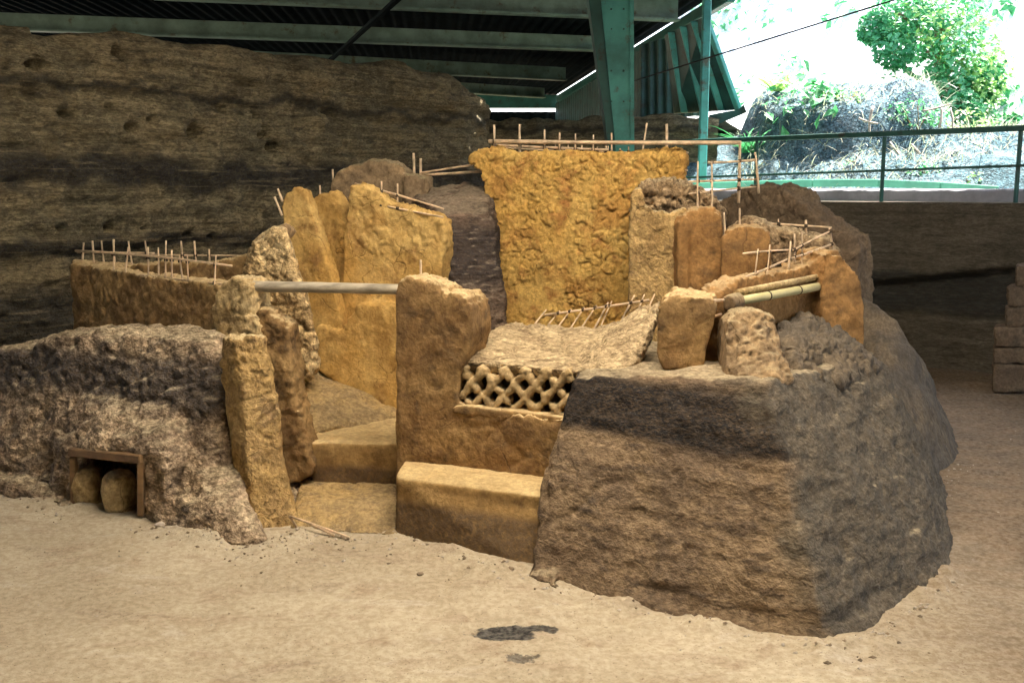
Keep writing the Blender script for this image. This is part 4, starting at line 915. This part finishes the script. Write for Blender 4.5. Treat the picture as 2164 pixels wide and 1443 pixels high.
# tallest main wall
mA, mB = XY(1020, 7.02), XY(1445, 6.75)
S_ = Solid()
S_.slab([(988, 338), (1008, 320), (1030, 312), (1048, 312), (1060, 318), (1090, 324), (1150, 325), (1260, 326), (1340, 322), (1410, 320), (1442, 320), (1446, 345), (1440, 400), (1440, 760), (1130, 790), (1060, 740), (1050, 640), (1042, 560), (1036, 480), (1026, 430), (1022, 385), (1018, 360), (1003, 350)], mA, mB, .2, down=.1)
def smoothpatch(a, nm):
    return a
pc = [onplane(x, y, mA, mB) for x, y in ((1193, 455), (1190, 500), (1180, 540), (1160, 600), (1120, 620), (1310, 620), (1080, 640))]
pr = [.05, .06, .04, .09, .08, .07, .07]
def daub(a, nm):
    m = np.ones(len(a))
    wob = .04*perlin(a*9)
    for c, r in zip(pc, pr):
        d = np.sqrt((a[:, 0]-c.x)**2 + ((a[:, 2]-c.z)*.8)**2) + wob; m = np.minimum(m, np.clip((d-r)/.04, 0, 1))
    q = disp(a, [('w', .075, .018), ('w', .036, .007), ('n', .05, .005), ('c', .4, .03), ('c', .13, .016), ('p', .1, .014)])
    q2 = .004*perlin(a*12)
    return a + nm*(q*m*.8 + q2)[:, None]
o = S_.build('tall_clay_wall', M['yellow_rough'], .009, 7, [('n', .5, .025)], post=daub); tag(o, 'tallest ochre wall of cobbled cracked daub with canes along its top', 'clay wall')
# pillars right of it
S_ = Solid()
S_.slab([(1330, 470), (1333, 415), (1346, 396), (1356, 402), (1362, 436), (1385, 448), (1415, 452), (1438, 444), (1450, 440), (1444, 760), (1326, 760)], XY(1330, 6.30), XY(1446, 6.2), .16, down=.1, along=True)
pil = S_.build('hollow_pillar', M['clay_pale2'], .011, 8, [('n', .2, .012), ('c', .16, .010), ('n', .04, .004)]); tag(pil, 'ochre pillar with crumbled hollow top at right of the tallest wall', 'clay pillar')
S_ = Solid(); S_.slab([(1342, 480), (1348, 408), (1372, 394), (1405, 388), (1440, 394), (1478, 408), (1508, 428), (1522, 450), (1522, 600), (1342, 600)], XY(1342, 6.52), XY(1522, 6.42), .3, down=.1, along=True)
q = S_.build('rubble_core', M['core'], .011, 4, [('w', .10, .03), ('w', .045, .015), ('n', .06, .03), ('p', .07, .03), ('n', .03, .008)], parent=pil)
S_ = Solid()
S_.slab([(1436, 480), (1442, 455), (1462, 442), (1500, 440), (1522, 452), (1528, 500), (1526, 760), (1434, 760)], XY(1434, 6.12), XY(1528, 6.05), .35, down=.1, along=True)
S_.slab([(1432, 470), (1445, 455), (1458, 470), (1452, 760), (1430, 760)], XY(1430, 6.08), XY(1460, 6.08), .2, down=.1)
o = S_.build('clay_pillar', M['orange'], .012, 12, [('n', .2, .014), ('n', .06, .007), ('n', .03, .003)]); tag(o, 'dark orange clay pillar with pale torn left edge beside the hollow pillar', 'clay pillar')
S_ = Solid()
S_.slab([(1522, 560), (1524, 510), (1536, 490), (1560, 480), (1600, 480), (1624, 490), (1630, 520), (1632, 760), (1522, 760)], XY(1522, 5.85), XY(1632, 5.85), .3, down=.1, along=True)
o = S_.build('clay_pillar', M['orange'], .012, 16, [('n', .2, .012), ('n', .06, .005), ('n', .03, .003)]); tag(o, 'square-topped ochre clay pillar under the crossing canes on the right', 'clay pillar')
S_ = Solid()
S_.slab([(1540, 490), (1575, 466), (1640, 482), (1700, 500), (1745, 508), (1765, 540), (1775, 800), (1540, 800)], XY(1540, 6.45), XY(1775, 6.2), .25, down=.1)
o = S_.build('inner_clay_wall', M['core'], .013, 6, [('n', .3, .03), ('w', .1, .022), ('n', .05, .01)]); tag(o, 'rough orange inner wall behind the crossing canes on the right', 'clay wall')
S_ = Solid()
S_.slab([(1440, 470), (1520, 425), (1560, 405), (1600, 392), (1640, 396), (1672, 412), (1700, 440), (1730, 462), (1765, 485), (1790, 500), (1800, 520), (1800, 800), (1440, 800)], XY(1500, 7.6), XY(1800, 6.75), .3, down=.1)
S_.slab([(1765, 505), (1785, 497), (1812, 502), (1818, 520), (1810, 620), (1800, 800), (1770, 800)], XY(1765, 6.6), XY(1818, 6.6), .25, down=.1)
o = S_.build('rear_right_wall', M['pier'], .015, 6, [('n', .4, .03), ('n', .12, .022), ('w', .1, .012), ('n', .04, .008)]); tag(o, 'grey brown rear wall curving down to a stub at the back right corner', 'clay wall')
# adobe pier at the far right edge
pr_ = empty('adobe_pier', G(2130, 812), 'stepped adobe pier at the right edge in front of the dark earth face', 'pier')
for i, (x0, x1, y0, y1) in enumerate(((2096, 2300, 770, 830), (2098, 2300, 735, 769), (2100, 2300, 692, 734), (2124, 2300, 650, 691), (2128, 2300, 606, 649), (2146, 2300, 560, 605))):
    S_ = Solid(); S_.slab([(x0, y0), (x1, y0), (x1, y1), (x0, y1)], XY(2090, 8.2), XY(2300, 8.2), .35, down=-.02, along=True)
    q = S_.build('adobe_block', M['pier'], .016, 5, [('n', .3, .02), ('n', .1, .018), ('n', .04, .006)], parent=pr_)

# --- pole over the doorway
po = empty('wooden_pole', V(680, 608, 5.15), 'round weathered wooden pole spanning the doorway between post and column', 'pole')
me = stick_mesh(V(506, 605, 5.44), V(862, 612, 5.2), px_r(24, 5.3), .002, 14, 20, M['railwood'], jit=.12); link('shaft', me, po)
# --- canes on the tallest wall
sk = []
for a, b, c, d, w_ in [(265, 75, 265, 230, 7), (432, 72, 437, 290, 6.5), (598, 108, 597, 280, 5.5), (698, 127, 697, 280, 5), (803, 135, 800, 275, 4.5), (922, 142, 919, 275, 4.5), (1043, 130, 1042, 270, 5), (1278, 65, 1248, 265, 5.5), (1408, 70, 1408, 285, 7.5)]:
    p, q = P5(a, b), P5(c, d); t = (p[0]-1040)/400; Y = 7.10-.27*t; sk.append((*q, *p, Y, Y, w_))
lattice('cane_lattice', 'tall row of thick canes along the top of the tallest ochre wall', sk, [(1033, 299, 1565, 302, 7.08, 6.62, 8), (1044, 307, 1286, 317, 7.2, 7.04, 5.5)])
sk = []
for a, b, c, d in [(670, 205, 670, 255), (755, 208, 755, 260), (845, 210, 845, 262), (948, 222, 948, 265), (1005, 215, 1005, 268), (1020, 215, 1020, 268), (1100, 232, 1100, 268), (1155, 220, 1155, 268)]:
    p, q = P5(a, b), P5(c, d); sk.append((q[0], q[1]+5, *p, 7.6, 7.6, 4.5))
lattice('cane_row', 'faint short canes seen behind the tallest wall canes', sk, [(1060, 312, 1330, 322, 7.6, 7.6, 3.5)])
lattice('cane_lattice', 'canes standing over the pillars right of the tallest wall', [(1561, 420, 1564, 298, 6.62, 6.62, 7), (1603, 400, 1596, 322, 6.6, 6.6, 7), (1504, 452, 1504, 341, 6.4, 6.4, 5.5), (1475, 452, 1475, 341, 6.4, 6.4, 5.5)],
        [(1497, 344, 1600, 338, 6.42, 6.62, 5), (1456, 384, 1604, 379, 6.4, 6.62, 5), (1456, 410, 1598, 395, 6.4, 6.62, 5)])
stb = [((1430, 323), (1455, 323)), ((1430, 338), (1454, 337)), ((1430, 361), (1453, 360)), ((1430, 380), (1452, 380)), ((1432, 396), (1449, 396))]
st_e = empty('cane_ends', V(1445, 360, 6.8), 'short cane ends sticking out of the right end of the tallest wall', 'cane ends')
for a, b in stb: link('cane_end', stick_mesh(V(*a, 6.85), V(*b, 6.80), px_r(4.5, 6.8), 0), st_e)
lattice('cane_lattice', 'long crossing canes on the wall at right, level one behind', [(1532, 495, 1530, 449, 5.95, 5.95, 6), (1564, 486, 1563, 440, 6.1, 6.1, 5.5), (1646, 500, 1645, 463, 6.5, 6.5, 5.5), (1703, 515, 1703, 465, 6.4, 6.4, 5.5)],
        [(1589, 471, 1758, 481, 6.5, 6.3, 4.5)])
lattice('cane_lattice', 'lower crossing canes rising right above the bamboo tube', [(1679, 545, 1679, 494, 5.5, 5.5, 4.5), (1695, 560, 1695, 489, 5.55, 5.55, 4.5), (1665, 580, 1671, 510, 5.42, 5.42, 5.5), (1620, 585, 1627, 517, 5.25, 5.25, 4.5), (1593, 595, 1602, 526, 5.12, 5.12, 4.5), (1762, 555, 1753, 481, 5.8, 5.8, 5.5)],
        [(1571, 536, 1680, 528, 5.1, 5.48, 5), (1676, 529, 1756, 488, 5.46, 5.8, 5), (1558, 591, 1668, 546, 5.02, 5.45, 5), (1664, 548, 1760, 515, 5.43, 5.8, 5)])
lattice('cane_lattice', 'canes laid across the top of the ochre panel behind the pole', [(777, 420, 777, 387, 6.5, 6.5, 4.5), (806, 440, 806, 383, 6.45, 6.45, 5.5), (840, 446, 840, 388, 6.42, 6.42, 5)],
        [(750, 388, 938, 442, 6.52, 6.32, 5), (803, 433, 936, 459, 6.36, 6.18, 5)])
for x0, y0, x1, y1, Y, w_, lb in [(597, 420, 587, 399, 6.4, 5, 'upper slanting cane stub left of the outer leaning slab'), (596, 450, 580, 416, 6.38, 5, 'lower slanting cane stub left of the outer leaning slab'), (648, 425, 647, 400, 6.6, 4.5, 'cane stub between the two leaning slabs'), (677, 415, 676, 392, 6.65, 4.5, 'cane stub on top of the shorter leaning slab'), (704, 380, 703, 358, 7.3, 4.5, 'cane stub at left of the rounded rear wall'),
                                 (876, 380, 874, 324, 7.3, 6.5, 'left of the paired upright canes on the rear wall'), (889, 378, 889, 335, 7.3, 6.5, 'right of the paired upright canes on the rear wall'), (890, 620, 889, 549, 5.7, 6.5, 'lone cane rising behind the head of the big column')]:
    o = link('cane', stick_mesh(V(x0, y0+6, Y), V(x1, y1, Y), px_r(w_, Y)*.9, 0)); recenter(o); tag(o, lb, 'cane')
for x0, y0, x1, y1, lb in [(888, 366, 998, 349, 'upper pale cane reaching from the rear wall to the tallest wall'), (895, 370, 1024, 362, 'lower pale cane reaching from the rear wall to the tallest wall')]:
    o = link('cane', stick_mesh(V(x0, y0, 7.3), V(x1, y1, 7.1), px_r(5, 7.2), .004)); recenter(o); tag(o, lb, 'cane')
# bent cane lying on the ground at the doorway
bc = empty('bent_cane', G(640, 1110), 'broken bent cane lying on the ground in front of the doorway', 'cane')
for a, b, za, zb_ in (((612, 1090), (738, 1135), .07, .012), ((660, 1108), (706, 1130), .045, .012), ((612, 1090), (626, 1112), .07, .012)):
    link('stick', stick_mesh(G(*a, za), G(*b, zb_), .007, .01), bc)

# --- stones and crumbs
def rock(c, r, sq=(1, .8, .6), mat=None, name='stone'):
    bm = bmesh.new(); bmesh.ops.create_icosphere(bm, subdivisions=2, radius=r)
    ph = random.uniform(0, 99)
    for v in bm.verts:
        k = 1 + .28*float(perlin(np.array([[v.co.x/r+ph, v.co.y/r, v.co.z/r]]))[0]); v.co = Vector((v.co.x*sq[0]*k, v.co.y*sq[1]*k, v.co.z*sq[2]*k))
    rot = Matrix.Rotation(random.uniform(0, 6.28), 4, 'Z'); bmesh.ops.transform(bm, matrix=rot, verts=bm.verts[:])
    me = bpy.data.meshes.new(name); bm.to_mesh(me); bm.free(); me.materials.append(mat or M['stone'])
    o = bpy.data.objects.new(name, me); COL.objects.link(o); o.location = Vector(c)+Vector((0, 0, r*sq[2]*.6)); return o
for i, (px, py, r, lb) in enumerate([(338, 1112, .026, 'largest pale stone, leftmost in the row below the mound'), (358, 1117, .018, 'second pale stone in the row below the mound'), (375, 1117, .022, 'third pale stone in the row below the mound'), (395, 1122, .020, 'fourth pale stone in the row below the mound'), (412, 1122, .015, 'last small pale stone in the row below the mound')]):
    o = rock(G(px, py), r); tag(o, lb, 'stone', 'pale stones below the mound')
o = rock(G(1750, 1368), .035); tag(o, 'pale stone at the front corner of the largest ash block', 'stone', 'stones at the block corner')
o = rock(G(1722, 1366), .022); tag(o, 'small stone just left of the pale corner stone', 'stone', 'stones at the block corner')
o = rock(G(888, 1215), .016, mat=M['stone_dark']); tag(o, 'dark crumb lying in front of the bench', 'stone')
o = rock(G(1080, 1205), .02, mat=M['stone_dark']); tag(o, 'dark reddish clod beside the left foot of the largest block', 'stone')
def crumbs(name, spots, mat):
    vs, fs = [], []; base = [(1, 0, 0), (-1, 0, 0), (0, 1, 0), (0, -1, 0), (0, 0, 1), (0, 0, -1)]
    tri = [(0, 2, 4), (2, 1, 4), (1, 3, 4), (3, 0, 4), (2, 0, 5), (1, 2, 5), (3, 1, 5), (0, 3, 5)]
    for c, r in spots:
        k = len(vs); a = random.uniform(0, 6.28); ca, sa_ = math.cos(a), math.sin(a)
        for b in base:
            q = [b[0]*r*random.uniform(.7, 1.5), b[1]*r*random.uniform(.5, 1.1), b[2]*r*random.uniform(.3, .8)]
            vs.append((c[0]+q[0]*ca-q[1]*sa_, c[1]+q[0]*sa_+q[1]*ca, c[2]+q[2]))
        fs += [(k+t[0], k+t[1], k+t[2]) for t in tri]
    o = link(name, mesh_np(vs, fs, mat, name, False)); o['kind'] = 'stuff'; return o
def gz(x, y): 
    i = int(np.argmin(np.abs(xs-x))); j = int(np.argmin(np.abs(ys-y))); return pg[i*len(ys)+j, 2]
sp1, sp2 = [], []
for i in range(1500):
    x, y = random.uniform(-3.4, 3.8), 2.6+random.random()**1.2*6; (sp1 if random.random() < .45 else sp2).append(((x, y, gz(x, y)+.001), random.choice((.002, .003, .003, .004, .006))))
edge = [((-60, 1040), (160, 1078)), ((290, 1108), (500, 1160)), ((500, 1160), (620, 1135)), ((620, 1130), (840, 1145)), ((840, 1125), (1120, 1215)), ((1120, 1225), (1770, 1385)), ((1780, 1385), (2030, 1225)), ((1960, 1040), (2040, 980))]
for a, b in edge:
    for i in range(90):
        t = random.random(); e_ = abs(random.gauss(0, 1))**1.6*14 - 4; p = G(a[0]+(b[0]-a[0])*t+random.gauss(0, 14), a[1]+(b[1]-a[1])*t+e_)
        (sp1 if random.random() < .5 else sp2).append(((p.x, p.y, gz(p.x, p.y)+.003), random.choice((.002, .003, .003, .004, .005, .006, .009, .012))))
tag(crumbs('pale_crumbs', sp1, M['stone']), 'pale crumbs and gravel scattered over the trodden floor', 'gravel')
tag(crumbs('dark_crumbs', sp2, M['stone_dark']), 'dark crumbs scattered over the trodden floor', 'gravel')
print('ruin ok')

# ------------------------------------------------------------------ vegetation on the bank
def leaves(name, clusters, n, size, mat, parent=None, droop=.3, flat=.35):
    vs, fs = [], []
    for _ in range(n):
        c, r = random.choice(clusters)
        while True:
            d = Vector((random.uniform(-1, 1), random.uniform(-1, 1), random.uniform(-1, 1)))
            if d.length <= 1: break
        d = d.normalized()*(d.length**.45); p = Vector(c)+d*r
        nrm = (d*.5 + Vector((random.gauss(.1, .4), random.gauss(-.3, .4), random.gauss(.7, .3)))).normalized()
        a = nrm.orthogonal().normalized(); a = Matrix.Rotation(random.uniform(0, 6.28), 3, nrm) @ a; b = nrm.cross(a)
        L = size*random.uniform(.6, 1.3); W_ = L*random.uniform(.38, .5); k = len(vs)
        vs += [p-a*L*.5, p+b*W_*.5+nrm*L*.04-a*.1*L, p+a*L*.5-nrm*L*droop*.5, p-b*W_*.5+nrm*L*.04-a*.1*L, p-nrm*L*.03]
        fs += [(k, k+1, k+4), (k+1, k+2, k+4), (k+2, k+3, k+4), (k+3, k, k+4)]
    return link(name, mesh_np(vs, fs, mat, name, False), parent)
tr0 = V(1985, 260, 14.6)
tree = empty('leafy_tree', tr0, 'bright green leafy tree growing from the bank at upper right', 'tree')
cl_ = [(V(1900, 30, 14.4), .42), (V(1990, 40, 14.6), .6), (V(1850, 60, 14.5), .25), (V(2080, 170, 14.5), .3), (V(2030, 235, 14.0), .3), (V(1960, 110, 14.3), .55), (V(2040, 120, 14.6), .5), (V(1890, 100, 14.2), .30), (V(2000, 190, 14.3), .42), (V(2065, 195, 14.4), .28), (V(1985, -60, 14.8), .9), (V(1920, -110, 14.9), .8), (V(2030, -130, 15), .7), (V(1935, 60, 14.9), .5)]
leaves('foliage', cl_[:], 6500, .125, M['leaf'], tree)['kind'] = 'stuff'
leaves('foliage', [(V(2050, 90, 14.3), .45), (V(2080, 150, 14.3), .4), (V(2070, 215, 14.2), .3), (V(1960, 20, 14.1), .5)], 900, .12, M['leaf_y'], tree)['kind'] = 'stuff'
base_t = V(2000, 300, 14.9)
link('trunk', stick_mesh(base_t-Vector((0, 0, .5)), V(1985, 60, 14.9), .09, .03, 8, 10, M['clay_grey']), tree)
for c, r in cl_[:7]: link('limb', stick_mesh(base_t.lerp(V(1985, 60, 14.9), random.uniform(.2, .8)), c, .025, .05, 5, 6, M['clay_grey']), tree)
# hanging dry roots and grass over the hollow
def strands(name, items, mat, wd=.006):
    vs, fs = [], []
    for p, v, L in items:
        k = len(vs); n = 5; s = Vector((random.uniform(-1, 1), random.uniform(-.3, .3), 0)).normalized()*wd
        for i in range(n+1):
            t = i/n; q = Vector(p)+Vector(v)*L*t + Vector((0, 0, -1))*L*.55*t*t; ww = 1-.8*t
            vs += [q-s*ww, q+s*ww]
        for i in range(n): fs.append((k+2*i, k+2*i+2, k+2*i+3, k+2*i+1))
    return link(name, mesh_np(vs, fs, mat, name, False))
it = []
for _ in range(2600):
    px = random.uniform(1560, 2164); Y = random.uniform(11.2, 14.8); p = V(px, 300, Y); 
    if ((p.x-kA.x)*kn.x + (p.y-kA.y)*kn.y) < .4: continue
    p.z = bankz(p.x, p.y); it.append((p, Vector((random.gauss(0, .6), random.gauss(-.4, .5), random.uniform(.3, 1.2))), random.uniform(.08, .35)))
o = strands('dry_grass', it, M['grass'], .006); tag(o, 'pale dry grass and rootlets covering the bank', 'dry grass', kind='stuff')
for i, (x0, y0, x1, y1, x2, y2) in enumerate([(1845, 225, 1842, 255, 1838, 290), (1950, 235, 1985, 218, 2010, 220), (1990, 225, 1990, 250, 1985, 270), (2008, 230, 2005, 255, 2012, 275), (1815, 250, 1835, 258, 1855, 262), (1880, 300, 1900, 330, 1925, 360), (1925, 305, 1945, 335, 1965, 360)]):
    Y = 11.9; o = link('dead_branch', stick_mesh(V(x0, y0, Y), V(x2, y2, Y-.1), .014, .06, 6, 6, M['stone'])); recenter(o)
    tag(o, ('upright bleached stick standing at the left of the bank hollow', 'long bleached branch arching along the top of the bank hollow', 'left of two short roots hanging below the arching branch', 'right of two short roots hanging below the arching branch', 'bleached stick lying flat at the left of the bank hollow', 'left of two slanting roots seen between the railing bars', 'right of two slanting roots seen between the railing bars')[i], 'branch', 'dead branches in the bank hollow')
# low plants
def tuft(px, py, Y, n, L, lb, mat):
    c = V(px, py, Y); c.z = bankz(c.x, c.y); items = [(c+Vector((random.gauss(0, .05), random.gauss(0, .05), 0)), Vector((random.gauss(0, .75), random.gauss(-.1, .5), random.uniform(.7, 1.3))), random.uniform(.5, 1)*L) for _ in range(n)]
    o = strands('grass_tuft', items, mat, .016); recenter(o); tag(o, lb, 'plant'); return o
tuft(1590, 285, 13.0, 80, .5, 'strap-leaved plant at the foot of the leaning panel', M['leaf'])
tuft(1640, 285, 13.4, 50, .45, 'second strap-leaved plant right of the leaning panel', M['leaf_y'])
def shrub(px, py, Y, r, n, lb, mat, size=.07, lift=.6):
    c = V(px, py, Y); zb_ = bankz(c.x, c.y); c.z = max(c.z, zb_+r*.2)
    e = empty('low_plant', Vector((c.x, c.y, min(zb_, c.z-r*.3))), lb, 'plant')
    for k in range(3): link('stem', stick_mesh(e.location, c+Vector(((k-1)*r*.8, .02, r*.1)), .006, .05, 4, 5, M['clay_grey']), e)
    leaves('foliage', [(c, r), (c+Vector((r, 0, -.05)), r*.7), (c+Vector((-r*1.1, .1, -.05)), r*.7)], n, size, mat, e)['kind'] = 'stuff'; return e
shrub(1690, 225, 14.5, .35, 400, 'pale green shrub on the bank left of the hollow', M['leaf_y'])
shrub(1790, 352, 12.6, .13, 90, 'little green weed on the bank behind the middle railing post', M['leaf'])
shrub(1960, 385, 11.2, .12, 140, 'leafy weed growing over the kerb right of the middle post', M['leaf'], .06)
shrub(2060, 390, 10.7, .10, 110, 'leafy weed on the kerb near the right railing post', M['leaf_y'], .06)
shrub(1800, 392, 11.7, .05, 30, 'tiny seedling on the green channel', M['leaf'], .05)
shrub(1860, 215, 13.9, .30, 260, 'creeper leaves hanging over the hollow edge', M['leaf'], .08)
shrub(2030, 245, 14.0, .32, 380, 'creeper mass below the tree on the right', M['leaf'], .09)
shrub(1940, 230, 12.2, .22, 260, 'creeper trailing down the middle of the hollow', M['leaf'], .07)
shrub(2040, 285, 12.3, .25, 260, 'creeper trailing beside the right railing post', M['leaf_y'], .07)
shrub(1780, 235, 12.6, .2, 160, 'small creeper on the left shoulder of the hollow', M['leaf_y'], .06)
shrub(2120, 60, 19, .35, 60, 'faint sapling in the glare at upper right', M['leaf'], .14)
shrub(1660, 150, 19, .45, 50, 'faint bleached plant on the pale slope in the glare', M['leaf_y'], .14)
shrub(1590, 60, 20, .5, 40, 'faint bleached plant high on the slope beside the shed', M['leaf_y'], .14)
hf = []
for _ in range(26):
    px, py = random.choice(((1560, 40), (1660, 60), (1640, 150), (1740, 170), (1600, 210), (1700, 215), (2110, 40), (2140, 140), (2120, 215), (1780, 60), (2150, 260), (1500, 20))); px += random.gauss(0, 22); py += random.gauss(0, 16)
    r = ray(px, py); t_ = 12.0
    while t_ < 40:                                   # walk out until the slope is met
        p = Vector((0, 0, EYE)) + r*t_
        if bankz(p.x, p.y) > p.z: break
        t_ += .5
    hf.append((p, random.uniform(.2, .55)))
o = leaves('hillside_foliage', hf, 1500, .20, M['leaf'], None); o['kind'] = 'stuff'; tag(o, 'sparse bleached foliage scattered over the glaring hillside', 'foliage')
print('tris', sum(sum(len(p.vertices)-2 for p in []) for o in []), 'verts', sum(len(o.data.vertices) for o in SC.objects if o.type == 'MESH'))
